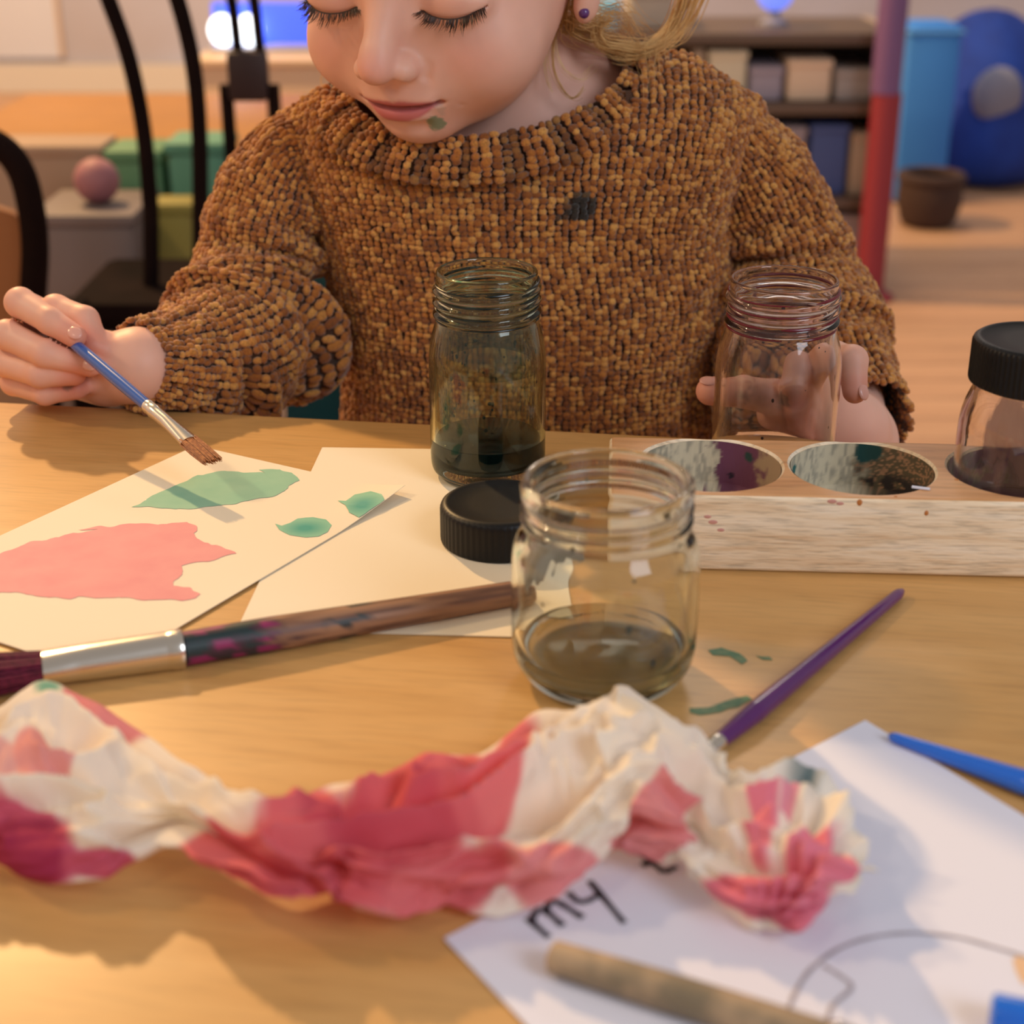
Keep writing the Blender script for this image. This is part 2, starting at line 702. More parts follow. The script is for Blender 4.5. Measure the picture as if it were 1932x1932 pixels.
def wc_mat(name, c1, c2, sc=60.0):
    return mat(name, c1, 0.7, noise=(sc, 4, c2, 0.3, 0.7))


M_teal_wash = wc_mat('teal_wash', srgb(130, 184, 158), srgb(146, 192, 164))
M_pink_wash = wc_mat('pink_wash', srgb(224, 142, 146), srgb(230, 154, 154))


def radial_mat(name, cin, cout):
    m, nt, bs = newmat(name)
    N, Lk = nt.nodes, nt.links
    tc = N.new('ShaderNodeTexCoord')
    mp = N.new('ShaderNodeMapping')
    mp.inputs['Location'].default_value = (-1.1, -0.9, 0)
    mp.inputs['Scale'].default_value = (2, 2, 0)
    Lk.new(tc.outputs['Generated'], mp.inputs['Vector'])
    g = N.new('ShaderNodeTexGradient')
    g.gradient_type = 'SPHERICAL'
    Lk.new(mp.outputs[0], g.inputs['Vector'])
    cr = N.new('ShaderNodeValToRGB')
    cr.color_ramp.elements[0].position = 0.15
    cr.color_ramp.elements[0].color = cout
    cr.color_ramp.elements[1].position = 0.8
    cr.color_ramp.elements[1].color = cin
    Lk.new(g.outputs['Fac'], cr.inputs['Fac'])
    Lk.new(cr.outputs['Color'], bs.inputs['Base Color'])
    bs.inputs['Roughness'].default_value = 0.55
    return m


M_drop = radial_mat('teal_drop', srgb(10, 150, 140), srgb(120, 186, 160))
flat_poly('paint_stroke', [onz(*q) for q in [(250, 962), (285, 945), (330, 922), (370, 903), (420, 893), (480, 897), (505, 899), (490, 892), (530, 890), (552, 898), (563, 911), (545, 925), (515, 942), (470, 951), (420, 957), (370, 965), (330, 967), (290, 963)]], ZA + 0.0002, M_teal_wash, pa, 0.0015, sub=0.0015, seed=1)
flat_poly('paint_patch', [onz(*q) for q in [(-60, 1075), (0, 1048), (60, 1030), (95, 1022), (140, 1010), (180, 1006), (150, 1003), (215, 998), (255, 995), (300, 993), (352, 991), (370, 1000), (366, 1012), (385, 1026), (412, 1033), (405, 1034), (446, 1048), (410, 1060), (375, 1066), (338, 1072), (344, 1088), (330, 1108), (355, 1113), (378, 1128), (374, 1136), (345, 1140), (250, 1136), (170, 1133), (90, 1134), (40, 1126), (-60, 1120)]], ZA + 0.0002, M_pink_wash, pa, 0.0016, sub=0.0015, seed=2)
flat_poly('paint_drop', [onz(*q) for q in [(519, 994), (530, 998), (548, 992), (560, 984), (590, 981), (615, 986), (627, 996), (620, 1009), (600, 1017), (575, 1020), (545, 1015), (525, 1005)]], ZA + 0.0002, M_drop, pa, 0.0005, seed=3, zf=lift_at)
dr = flat_poly('paint_drop', [onz(*q) for q in [(640, 950), (655, 952), (670, 941), (700, 938), (720, 948), (726, 958), (705, 970), (690, 980), (678, 985), (660, 975), (652, 960)]], ZA + 0.0003, M_drop, pa, 0.0005, seed=4, zf=lift_at)

# C: white sheet with writing, front right
c0, c1 = onz(1632, 1363), onz(838, 1775)
e0 = onz(1932, 1543) - c0
e1 = onz(985, 1932) - c1
ed = (e0 / np.linalg.norm(e0) + e1 / np.linalg.norm(e1))
ed = ed / np.linalg.norm(ed) * 0.30
ZC = T + 0.0010
pc = paper('written_sheet', (c0, c1, c1 + ed, c0 + ed), ZC, M_paper_cool)
tag(pc, 'white paper sheet with black handwriting and a pencil circle', 'paper')
M_ink = mat('black_marker_ink', srgb(28, 24, 38), 0.6)
M_pencil = mat('pencil_line', srgb(160, 152, 160), 0.7)
ribbon('handwriting', [
    [onz(*q) for q in s] for s in [
        [(994, 1738), (1036, 1775)], [(1004, 1742), (1010, 1728), (1027, 1724), (1063, 1753)], [(1030, 1726), (1036, 1711), (1052, 1708), (1100, 1738)],
        [(1072, 1690), (1090, 1706), (1108, 1706), (1130, 1694)], [(1112, 1668), (1178, 1748)],
        [(1150, 1580), (1215, 1622), (1252, 1652)], [(1252, 1652), (1277, 1641)], [(1212, 1640), (1233, 1626)],
    ]], ZC + 0.00025, M_ink, pc, 0.0023)
ribbon('pencil_drawing', [
    [onz(*q) for q in s] for s in [
        [(1478, 1940), (1500, 1880), (1535, 1830), (1600, 1788), (1690, 1768), (1790, 1772), (1880, 1795), (1960, 1820)],
        [(1552, 1828), (1585, 1848), (1606, 1870), (1570, 1905), (1560, 1940)]]], ZC + 0.00025, M_pencil, pc, 0.0013)
flat_poly('tan_stain', [onz(*q) for q in [(1905, 1815), (1925, 1805), (1960, 1812), (1960, 1868), (1930, 1862), (1912, 1842)]], ZC + 0.0002, mat('tan_stain', srgb(224, 186, 148), 0.7), pc, 0.0008)

# =================================================================== WOODEN JAR HOLDER
HB = 0.035
f0, f1 = onz(1320, 1077), onz(1932, 1092)
bang = math.atan2(f1[1] - f0[1], f1[0] - f0[0])
M_block = wood_mat('pale_wood', srgb(222, 188, 148), srgb(246, 224, 192), srgb(252, 238, 216), scale=(14, 110, 150), rough=0.5, bump=0.6, grain=6.0, gmin=0.70, dist=0.0006)
hc = [onz(px, py, T + HB) for px, py in ((1340, 873), (1626, 880), (1928, 889))]
org = np.array([hc[0][0], (hc[0][1]), T])
ux = np.array([math.cos(bang), math.sin(bang), 0])
uy = np.array([-math.sin(bang), math.cos(bang), 0])
HR, HD = 0.0312, 0.026
fr = (f0 - org) @ uy
bk = (onz(1400, 827, T + HB) - org) @ uy
xl = (onz(1150, 823, T + HB) - org) @ ux
xh = [(h - org) @ ux for h in hc]
xh.append(xh[2] + (xh[2] - xh[0]) / 2)
yh = [(h - org) @ uy for h in hc]
yh = float(np.mean(yh))
xr = xh[-1] + 0.046
bm = bmesh.new()
bmesh.ops.create_cube(bm, size=1.0)
bmesh.ops.scale(bm, vec=(xr - xl, bk - fr, HB), verts=bm.verts)
bmesh.ops.translate(bm, vec=((xl + xr) / 2, (bk + fr) / 2, HB / 2), verts=bm.verts)
bmesh.ops.bevel(bm, geom=list(bm.edges), offset=0.0022, segments=3, affect='EDGES', profile=0.5)
me = bpy.data.meshes.new('block_blank')
bm.to_mesh(me)
bm.free()
blk = link('jar_holder', me, M_block)
cut = MB()
for x in xh:
    pr = [(0.0, HB - HD), (HR - 0.004, HB - HD), (HR - 0.001, HB - HD + 0.001), (HR, HB - HD + 0.004), (HR, HB - 0.001), (HR + 0.0015, HB + 0.0004), (HR + 0.0015, HB + 0.02), (0.0, HB + 0.02)]
    cut.lathe(pr, (x, yh, 0), 72)
cu = cut.build('cutter', None, None, False)
bmc = bmesh.new()
bmc.from_mesh(cu.data)
bmesh.ops.remove_doubles(bmc, verts=bmc.verts, dist=1e-6)
bmesh.ops.recalc_face_normals(bmc, faces=bmc.faces)
bmc.to_mesh(cu.data)
bmc.free()
md = blk.modifiers.new('holes', 'BOOLEAN')
md.operation = 'DIFFERENCE'
md.object = cu
md.solver = 'EXACT'
dg = bpy.context.evaluated_depsgraph_get()
me2 = bpy.data.meshes.new_from_object(blk.evaluated_get(dg))
blk.modifiers.clear()
blk.data = me2
bpy.data.objects.remove(cu)
for p_ in me2.polygons:
    p_.use_smooth = True
me2.set_sharp_from_angle(angle=math.radians(35))
M_top = wood_mat('warm_lit_honey_wood', srgb(196, 140, 92), srgb(214, 160, 110), srgb(222, 172, 122), scale=(14, 110, 150), rough=0.38, bump=0.3, grain=3.0, gmin=0.80)  # honey stain on the top, with warm lamp light painted into its colour
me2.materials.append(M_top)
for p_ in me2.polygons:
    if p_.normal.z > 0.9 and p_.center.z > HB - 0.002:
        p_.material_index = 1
blk.location = org
blk.rotation_euler = (0, 0, bang)
tag(blk, 'long pale wooden block with round holes for paint jars', 'jar holder')


def hollow(x, kind):
    """painted lining of a hole: wall and bottom, coloured by old paint"""
    seg, nz = 160, 26
    th = np.linspace(0, 2 * math.pi, seg, endpoint=False)
    prof = [(HR - 0.0004, HB - 0.001 - (HD - 0.0055) * t) for t in np.linspace(0, 1, nz)] + [(HR - 0.003, HB - HD + 0.0006), (HR * 0.6, HB - HD + 0.0004), (0.0001, HB - HD + 0.0004)]
    prof = np.array(prof)
    V = np.stack([np.outer(prof[:, 0], np.cos(th)), np.outer(prof[:, 0], np.sin(th)), np.repeat(prof[:, 1:2], seg, 1)], -1).reshape(-1, 3)
    deg = np.degrees(np.arctan2(V[:, 1], V[:, 0]))          # 90 = far side
    nz_ = fbm(V, 220, 4, 3.0 + x * 50)
    grain = fbm(V * np.array([1, 1, 0.22]), 900, 3, 9.0)
    pale = np.array(srgb(214, 202, 172)[:3])
    grey = np.array(srgb(168, 160, 140)[:3])
    c = pale + (grey - pale) * sstep(-0.3, 0.6, grain)[:, None]
    q = (deg + 12 * nz_)

    def put(c, mask, col):
        return c + (np.array(srgb(*col)[:3]) - c) * mask[:, None]
    if kind == 0:
        c = put(c, sstep(120, 145, q) * 0.7, (120, 122, 108))
        c = put(c, sstep(84, 78, q) * sstep(-60, -20, q), (112, 62, 88))
        c = put(c, sstep(44, 30, q), (176, 150, 120))
        for dx, zz, r, col in ((52, HB - 0.006, 0.0030, (38, 66, 62)), (66, HB - 0.017, 0.0018, (40, 24, 44))):
            p0 = np.array([HR * math.cos(math.radians(dx)), HR * math.sin(math.radians(dx)), zz])
            c = put(c, sstep(r, r * 0.7, np.linalg.norm(V - p0, axis=1) + 0.0008 * nz_), col)
    elif kind == 1:
        c = put(c, sstep(92, 66, q), (96, 84, 62))
        spk = fbm(V, 1100, 2, 77.0)
        c = put(c, sstep(90, 60, q) * sstep(0.1, 0.35, spk), (172, 130, 98))
        c = put(c, sstep(66, 50, q + 25 * nz_) * sstep(HB - 0.010, HB - 0.016, V[:, 2]), (44, 36, 34))
        for dx, zz, r, col in ((78, HB - 0.0045, 0.0055, (22, 70, 68)), (70, HB - 0.004, 0.0045, (22, 66, 64)), (152, HB - 0.008, 0.0028, (40, 104, 100))):
            p0 = np.array([HR * math.cos(math.radians(dx)), HR * math.sin(math.radians(dx)), zz])
            c = put(c, sstep(r, r * 0.75, np.linalg.norm(V - p0, axis=1) + 0.0010 * nz_), col)
    else:
        c = put(c, sstep(-0.5, 0.3, nz_), (196, 158, 164))
    me = np_mesh('hollow', V, [grid_faces(len(prof), seg, True)], True, np.clip(c, 0, 1))
    o = link('hollow', me, mat('hollow_wood', srgb(200, 190, 160), 0.75, attr='Col', bump=(500, 0.4, 0.0006), scale=(1, 1, 0.3), noise=(1, 1, (1, 1, 1, 1), 0, 1)), blk)
    o.location = (x, yh, 0)
    return o


for k, x in enumerate(xh):
    ho = hollow(x, k)
hlab = ['hole lining with purple paint', 'hole lining with dark green and black paint']
for o, l in zip([c for c in blk.children], hlab):
    o['label'] = l
BINV = np.array(Matrix.Rotation(-bang, 3, 'Z'))


def bl(px, py, z=T + HB):
    return BINV @ (onz(px, py, z) - org)


M_rust = mat('orange_drip', srgb(190, 120, 60), 0.5)
for k, (px, py, r) in enumerate(((1748, 968, 4), (1622, 948, 5), (1690, 937, 3), (1805, 905, 4))):
    if py > 940:
        d = ray(px, py)
        # front face plane of the block
        nrm = -uy
        p_on = f0
        t = ((p_on - CAM) @ nrm) / (d @ nrm)
        q = BINV @ (CAM + d * t - org)
        MB().ellipsoid(q, (r * 0.00022, 0.0004, r * 0.0003), 12, 8).build('paint_drip', M_rust, blk)
    else:
        q = bl(px, py)
        MB().ellipsoid(q, (r * 0.00026, r * 0.0002, 0.0003), 12, 8).build('paint_drip', M_rust, blk)
# red blush on the front face at the left end
for px, py, r in ((1345, 985, 5), (1360, 1000, 4), (1335, 975, 4), (1570, 946, 5), (1585, 950, 4)):
    d = ray(px, py)
    t = ((f0 - CAM) @ -uy) / (d @ -uy)
    q = BINV @ (CAM + d * t - org)
    MB().ellipsoid(q, (r * 0.0004, 0.0002, r * 0.0002), 10, 6).build('paint_stain', mat('faded_red', srgb(206, 150, 138), 0.7), blk)
# paper scrap on top
sc0 = onz(1737, 923, T + HB)
scr = MB().box(sc0 + np.array([0, 0, 0.0006]), (0.0075, 0.0018, 0.0007), -0.35, 0.0002).build('paper_scrap', M_paper_cool, None, False)
tag(scr, 'tiny white paper scrap on the edge of the wooden block', 'scrap')

# =================================================================== JARS
M_glass = glass_mat('clear_glass', (0.97, 0.985, 0.975, 1))
M_glass_g = glass_mat('greenish_glass', (0.90, 0.94, 0.88, 1))
M_glass_p = glass_mat('pinkish_glass', (0.975, 0.96, 0.955, 1))


def rounded(pts, n=6, r=0.002):
    """round the corners of an (r,z) polyline"""
    P = np.asarray(pts, float)
    out = [P[0]]
    for i in range(1, len(P) - 1):
        a, b, c = P[i - 1], P[i], P[i + 1]
        ra = min(r, np.linalg.norm(a - b) * 0.45)
        rc = min(r, np.linalg.norm(c - b) * 0.45)
        p, q = b + (a - b) / np.linalg.norm(a - b) * ra, b + (c - b) / np.linalg.norm(c - b) * rc
        for t in np.linspace(0, 1, n):
            out.append((1 - t) ** 2 * p + 2 * t * (1 - t) * b + t * t * q)
    out.append(P[-1])
    return np.array(out)


def paint_jar(h, R, rn, wall=0.0022, base=0.006, thread=(0.0, 0.0), neck=0.022, nthread=3, foot=0.006):
    """profile of a lathed jar: outside up from the base centre, over the rim, inside down"""
    out = [(0.0, 0.0015), (R * 0.55, 0.0012), (R - foot, 0.0), (R - foot * 0.25, foot * 0.35), (R, foot * 1.1)]
    zs = h - neck
    out += [(R, zs - 0.016), (R - 0.0012, zs - 0.008), (rn + 0.0008, zs - 0.0005), (rn - 0.0002, zs + 0.002)]
    out = rounded(out, 6, 0.006)
    nk = []
    z = zs + 0.003
    for k in range(nthread):
        zz = z + k * (neck - 0.008) / nthread
        nk += [(rn - 0.0002, zz), (rn + 0.0016, zz + 0.0012), (rn + 0.0018, zz + 0.0022), (rn + 0.0002, zz + 0.0036)]
    nk += [(rn - 0.0002, h - 0.004), (rn, h - 0.0012), (rn - 0.0006, h - 0.0002), (rn - wall * 0.5, h), (rn - wall + 0.0004, h - 0.0004), (rn - wall, h - 0.002)]
    nk = rounded(nk, 4, 0.0006)
    ri = R - wall
    inn = [(rn - wall, h - 0.002), (rn - wall, zs + 0.001), (rn - wall + 0.001, zs - 0.001), (ri - 0.0012, zs - 0.009), (ri, zs - 0.017), (ri, base + 0.006), (ri - 0.0015, base + 0.0022), (ri - 0.007, base), (0.0, base + 0.0006)]
    inn = rounded(inn, 5, 0.005)
    return np.concatenate([out, nk, inn]), inn


def liquid(inn, z, gap=-0.0003, base=0.0):
    """body of liquid filling the inside up to height z"""
    P = np.array([(max(0, r - gap), zz + gap) for r, zz in inn[::-1]])
    k = P[:, 1] < z
    P = P[k]
    return np.concatenate([P, [(P[-1][0], z - 0.0003), (P[-1][0] - 0.0004, z), (0.0, z)]])


def film(inn, z0, z1, gap=0.00035):
    P = np.array([(max(0, r - gap), zz) for r, zz in inn[::-1]])
    P = P[(P[:, 1] > z0) & (P[:, 1] < z1) & (P[:, 0] > 0.01)]
    return P


def thread_wob(h, neck, tilt=0.0011):
    def f(V, th):
        z = V[..., 2]
        kk = np.clip((z - (h - neck + 0.001)) / 0.003, 0, 1) * np.clip((h - 0.003 - z) / 0.003, 0, 1)
        V = V.copy()
        V[..., 2] = z + kk * tilt * np.sin(th + 0.6)[None, :]
        return V
    return f


def speckles(n, inn, z0, z1, m, parent, seed, rmax=0.0014):
    rg = np.random.default_rng(seed)
    mb = MB()
    P = np.array(inn)[::-1]
    for _ in range(n):
        z = rg.uniform(z0, z1)
        r = np.interp(z, P[:, 1], P[:, 0]) - 0.0004
        a = rg.uniform(0, 2 * math.pi)
        s = rg.uniform(0.25, 1) ** 2 * rmax
        rad = np.array([math.cos(a), math.sin(a), 0])
        tg = np.array([-math.sin(a), math.cos(a), 0])
        M = np.stack([tg, np.array([0, 0, 1.0]), rad], 1)
        mb.ellipsoid(rad * r + np.array([0, 0, z]), (s, s * rg.uniform(0.8, 1.6), 0.0002), 8, 5, M)
    o = mb.build('paint_specks', m, parent)
    return stuff(o)


# --- green jar
gh, gR, grn = 0.102, 0.0281, 0.0240
gpos = onz(921, 893)
prof, ginn = paint_jar(gh, gR, grn, neck=0.025)
gj = MB().lathe(prof, seg=96, wob=thread_wob(gh, 0.025)).build('paint_jar', M_glass_g)
gj.location = (gpos[0], gpos[1], T + 0.0008)
tag(gj, 'open glass jar with dark green paint left at the bottom, standing on paper', 'jar')
MB().lathe(liquid(ginn, 0.0195), seg=72).build('paint', mat('dark_teal_paint', srgb(4, 26, 28), 0.06), gj)['label'] = 'dark teal liquid paint'
MB().lathe(film(ginn, 0.0200, 0.0775), seg=72).build('paint_film', film_mat('olive_film', srgb(44, 46, 16), srgb(16, 30, 20), 55, 0.30, 0.75, (0.22, 0.66)), gj)
MB().lathe(film(ginn, 0.0780, 0.0985), seg=72).build('paint_film', film_mat('dark_green_film', srgb(18, 34, 22), srgb(4, 12, 10), 75, 0.40, 0.58, (0.15, 0.88), (1, 1, 2.5)), gj)
speckles(70, ginn, 0.022, 0.075, mat('dark_speck', srgb(14, 30, 26), 0.4), gj, 3)



def residue(rn, h, neck, m, parent, seed, tilt=0.0011, n=3):
    """paint caught in the grooves of the screw thread"""
    rg = np.random.default_rng(seed)
    mb = MB()
    zs = h - neck + 0.003
    for k in range(n + 1):
        zz = zs + k * (neck - 0.008) / n - 0.0008
        a = rg.uniform(0, 2)
        end = a + 2 * math.pi
        while a < end - 0.3:
            l = rg.uniform(0.5, 2.2)
            t = np.linspace(a, min(a + l, end), 30)
            r = (rn + 0.0004) * np.ones(30)
            kk = min(1, max(0, (zz - (h - neck + 0.001)) / 0.003))
            P = np.stack([r * np.cos(t), r * np.sin(t), zz + kk * tilt * np.sin(t + 0.6)], 1)
            mb.tube(P, np.interp(np.linspace(0, 1, 30), [0, .2, .8, 1], [.0002, .0007, .0006, .0002]) * rg.uniform(.6, 1.2), 8)
            a += l + rg.uniform(0.05, 0.5)
    return mb.build('thread_residue', m, parent)


residue(grn, gh, 0.025, mat('black_green_residue', srgb(8, 20, 16), 0.25), gj, 2)

# --- jar held by the child, behind the block
ph, pR, prn = 0.098, 0.0300, 0.0254
pp_ = np.array([ony(1468, 700, 0.705)[0], 0.705, T])
prof, pinn = paint_jar(ph, pR, prn, neck=0.025)
pj = MB().lathe(prof, seg=96, wob=thread_wob(ph, 0.025)).build('paint_jar', M_glass_p)
pj.location = (pp_[0], pp_[1], T + 0.0003)
tag(pj, 'open glass jar with red stained threads, held in the hand behind the block', 'jar')
MB().lathe(film(pinn, 0.074, 0.094), seg=72).build('paint_film', film_mat('wine_film', srgb(104, 26, 36), srgb(30, 8, 14), 70, 0.40, 0.55, (0.14, 0.9), (1, 1, 2.6)), pj)
MB().lathe(film(pinn, 0.010, 0.072), seg=72).build('paint_film', film_mat('faint_film', srgb(120, 70, 74), srgb(80, 60, 50), 60, 0.45, 0.8, (0.05, 0.32)), pj)
speckles(26, pinn, 0.02, 0.09, mat('plum_speck', srgb(50, 26, 36), 0.4), pj, 5)

residue(prn, ph, 0.025, mat('wine_residue', srgb(104, 14, 34), 0.25), pj, 6)

# --- jar standing in the block
jR = 0.0288
rpos = org + ux * xh[2] + uy * yh + np.array([0, 0, HB - HD + 0.0008])
prof, rinn = paint_jar(0.084, jR, 0.0240, neck=0.022)
rj = MB().lathe(prof, seg=96, wob=thread_wob(0.084, 0.022)).build('lidded_jar', M_glass_p)
rj.location = rpos
tag(rj, 'glass jar with pink stains and a black lid, standing in the wooden block', 'jar')
M_black = mat('black_plastic', srgb(15, 15, 17), 0.45, bump=(1500, 0.05, 0.0002), spec=0.3)


def lid(r, h, ribs, depth, name, parent=None):
    seg = ribs * 6
    k = np.arange(seg)

    def wob(V, th):
        z = V[..., 2]
        side = (np.hypot(V[..., 0], V[..., 1]) > r * 0.985) & (z > 0.0008) & (z < h - 0.0022)
        f = np.where(side, 1 - depth / r * (0.5 + 0.5 * np.cos(th * ribs))[None, :], 1.0)
        V = V.copy()
        V[..., 0] *= f
        V[..., 1] *= f
        return V
    pr = [(r - 0.002, 0.0), (r - 0.0003, 0.0002), (r, 0.0010), (r, 0.003), (r, h - 0.004), (r, h - 0.0026), (r - 0.0006, h - 0.0012), (r - 0.0020, h - 0.0002), (r - 0.0032, h), (r - 0.0042, h - 0.0003), (r - 0.0052, h - 0.0008), (r * 0.5, h - 0.0010), (0.0001, h - 0.0010)]
    inner = [(0.0001, h - 0.003), (r - 0.002, h - 0.003), (r - 0.002, 0.0)]
    mb = MB().lathe(np.array(inner + pr), seg=seg, wob=wob)
    return mb.build(name, M_black, parent)


rl = lid(0.0272, 0.0195, 74, 0.0006, 'lid', rj)
rl.location = (0, 0, 0.084 - 0.0185)
MB().lathe(film(rinn, 0.008, 0.062), seg=72).build('paint_film', film_mat('pink_film', srgb(136, 76, 80), srgb(200, 160, 150), 38, 0.54, 0.60, (0.0, 0.7), (1, 1, 0.4)), rj)
MB().lathe(liquid(rinn, 0.0075), seg=48).build('paint_residue', mat('mauve_paint', srgb(128, 92, 96), 0.3), rj)

# --- clear water jar in front
ch, cR, crn = 0.0795, 0.0342, 0.0302
cpos = onz(1137, 1272)
out = rounded([(0.0, 0.0), (0.018, 0.0), (0.0225, 0.0), (0.0285, 0.0016), (0.0330, 0.0085), (cR, 0.0155), (cR, 0.050), (cR - 0.0012, 0.0555), (crn - 0.0004, 0.0605), (crn - 0.0006, 0.0625)], 7, 0.006)
nk = []
for z in (0.0635, 0.0680):
    nk += [(crn - 0.0006, z), (crn + 0.0008, z + 0.0009), (crn + 0.0009, z + 0.0016), (crn - 0.0005, z + 0.0028)]
nk += [(crn - 0.0005, 0.0722), (crn + 0.0008, 0.0735), (crn + 0.0009, 0.0775), (crn - 0.0004, ch - 0.0002), (crn - 0.0014, ch), (crn - 0.0026, ch - 0.0005), (crn - 0.0030, ch - 0.003)]
nk = rounded(nk, 5, 0.0009)
cinn = rounded([(crn - 0.0030, ch - 0.003), (crn - 0.0031, 0.0620), (cR - 0.0034, 0.0535), (cR - 0.0024, 0.048), (cR - 0.0024, 0.017), (cR - 0.0050, 0.0098), (cR - 0.0110, 0.0066), (0.0, 0.0072)], 6, 0.006)
cj = MB().lathe(np.concatenate([out, nk, cinn]), seg=112, wob=thread_wob(ch, 0.018, 0.0008)).build('water_jar', M_glass)
cj.location = (cpos[0], cpos[1], T - 0.00005)
tag(cj, 'squat clear glass jar with a little water, in front of the black lid', 'jar')
MB().lathe(liquid(cinn, 0.0150), seg=72).build('water', glass_mat('grey_water', (0.86, 0.89, 0.88, 1), 1.33), cj)
# dried ring of green paint above the water line, old label on the back
th = np.linspace(-0.4, 2.9, 60)
rr = cR - 0.0088
V = []
for q in th:
    zt = 0.0110 + 0.0006 * math.sin(q * 2.3) + 0.0005 * math.sin(q * 9)
    for zz in (zt, zt - 0.0016 - 0.0007 * math.sin(q * 7 + 1)):
        V.append((rr * math.cos(q), rr * math.sin(q), zz))
i = np.arange(59)
link('green_residue', np_mesh('green_residue', np.array(V), [np.stack([2 * i, 2 * i + 1, 2 * i + 3, 2 * i + 2], 1)]), film_mat('green_ring', srgb(70, 120, 100), srgb(110, 150, 130), 220, 0.35, 0.6, (0.2, 0.85)), cj)
speckles(22, cinn, 0.02, 0.075, mat('grey_speck', srgb(84, 90, 78), 0.5), cj, 9, 0.0012)
# torn label on the glass
lt = []
for q in np.linspace(1.75, 2.75, 24):
    e = 0.0016 * math.sin(q * 23) + 0.001 * math.sin(q * 51)
    for z in np.linspace(0.0285 + e, 0.047 - 0.5 * e, 8):
        lt.append(((cR + 0.0002) * math.cos(q), (cR + 0.0002) * math.sin(q), z))
link('torn_label', np_mesh('torn_label', np.array(lt), [grid_faces(24, 8)]), mat('old_label', srgb(224, 208, 186), 0.8, noise=(150, 3, srgb(200, 178, 150), 0.4, 0.65)), cj)

# --- loose black lid
lpos = onz(946, 1018)
ll = lid(0.0272, 0.0180, 60, 0.00025, 'screw_cap')
ll.location = (lpos[0], lpos[1], T + 0.0009)
tag(ll, 'loose black screw lid lying on the cream sheet behind the clear jar', 'lid')


# =================================================================== BRUSHES
def bristles(name, a, d, n, length, r0, r1, m, parent, flatdir=None, flat=1.0, seed=1, curve=0.0, thick=0.00028):
    """a tuft of separate hairs starting round point a along direction d"""
    rg = np.random.default_rng(seed)
    d = d / np.linalg.norm(d)
    x = np.cross(d, [0, 0, 1.0])
    x /= np.linalg.norm(x)
    y = np.cross(x, d)
    mb = MB()
    for _ in range(n):
        q = rg.uniform(0, 2 * math.pi)
        s = math.sqrt(rg.uniform(0, 1))
        off = x * math.cos(q) * s + y * math.sin(q) * s * flat
        l = length * rg.uniform(0.85, 1.05)
        p0 = a + off * r0 - d * 0.003
        p2 = a + d * l + off * r1 + y * curve * rg.uniform(0.2, 1)
        p1 = (p0 + p2) / 2 + off * r0 * 0.25
        mb.tube(spline([p0, p1, p2], 6), [thick, thick * 1.1, thick, thick, thick * 0.8, thick * 0.3], 5)
    return stuff(mb.build(name, m, parent))


M_silver = mat('silver_ferrule', srgb(225, 220, 210), 0.22, 1.0, bump=(400, 0.05, 0.0003))

# thick brush on the left
rB = 0.0068
A = onz(985, 1117, T + 0.0052)
B = onz(347, 1224, T + rB)
Cc = onz(82, 1259, T + rB)
dB = (B - A) / np.linalg.norm(B - A)
M_handle = wood_mat('bare_handle_wood', srgb(112, 76, 58), srgb(152, 112, 84), srgb(176, 134, 100), scale=(8, 200, 200), rough=0.6, grain=2.0, bump=0.6, dist=0.0008)
tb = empty('thick_paintbrush', (A[0], A[1], T))
tag(tb, 'thick wooden paintbrush with silver ferrule and magenta bristles on the left', 'paintbrush')
hl = np.linalg.norm(B - A)
hn = 60
hx = np.linspace(0, hl, hn)
hr = np.interp(hx, [0, 0.004, hl * 0.35, hl * 0.75, hl], [0.0036, 0.0052, 0.0058, 0.0068, 0.0066])
mb = MB()
# built along local x so that the grain follows, then turned
mb.tube(np.c_[hx, np.zeros(hn), np.zeros(hn)], hr, 24)
hV = np.concatenate(mb.V)
f_ = hV[:, 0] / hl
nz = fbm(hV * np.array([0.35, 1, 1]), 300, 4)
ca = np.tile(np.array(srgb(160, 118, 88)[:3]), (len(hV), 1))


def tint(c, mask, col):
    return c + (np.array(srgb(*col)[:3]) - c) * np.clip(mask, 0, 1)[:, None]


grn_ = fbm(hV * np.array([0.05, 1, 1]), 700, 3, 31.0)
ca = tint(ca, sstep(-0.4, 0.5, grn_), (108, 74, 58))
ca = tint(ca, sstep(0.70, 0.80, f_ + 0.10 * nz), (58, 38, 50))
ca = tint(ca, sstep(0.74, 0.80, f_ + 0.05 * nz) * sstep(0.05, 0.3, nz), (140, 36, 92))
ca = tint(ca, sstep(0.72, 0.8, f_) * sstep(-0.15, -0.4, nz), (24, 48, 52))
ca = tint(ca, sstep(0.42, 0.5, f_) * sstep(0.66, 0.56, f_) * sstep(0.2, 0.45, nz), (40, 46, 46))
mb.C = [ca]
hd = mb.build('handle', mat('painted_handle', srgb(150, 110, 80), 0.5, attr='Col', noise=(1, 1, (1, 1, 1, 1), 0, 1), bump=(300, 0.3, 0.0006), scale=(0.1, 1, 1)), tb)
hd.location = Vector(A) - Vector(tb.location)
hd.rotation_euler = Vector(dB).to_track_quat('X', 'Z').to_euler()
fl_ = np.linalg.norm(Cc - B)
dF = (Cc - B) / fl_
off = np.array(tb.location)
tt = np.linspace(0, 1, 40)
rad = np.stack([np.interp(tt, [0, 0.02, 0.04, 0.07, 0.09, 0.2, 0.75, 0.85, 1], [0.0074, 0.0080, 0.0074, 0.0079, 0.0074, 0.0074, 0.0078, 0.0082, 0.0086]),
                np.interp(tt, [0, 0.02, 0.04, 0.07, 0.09, 0.2, 0.7, 1], [0.0074, 0.0080, 0.0074, 0.0079, 0.0074, 0.0073, 0.0066, 0.0058])], 1)
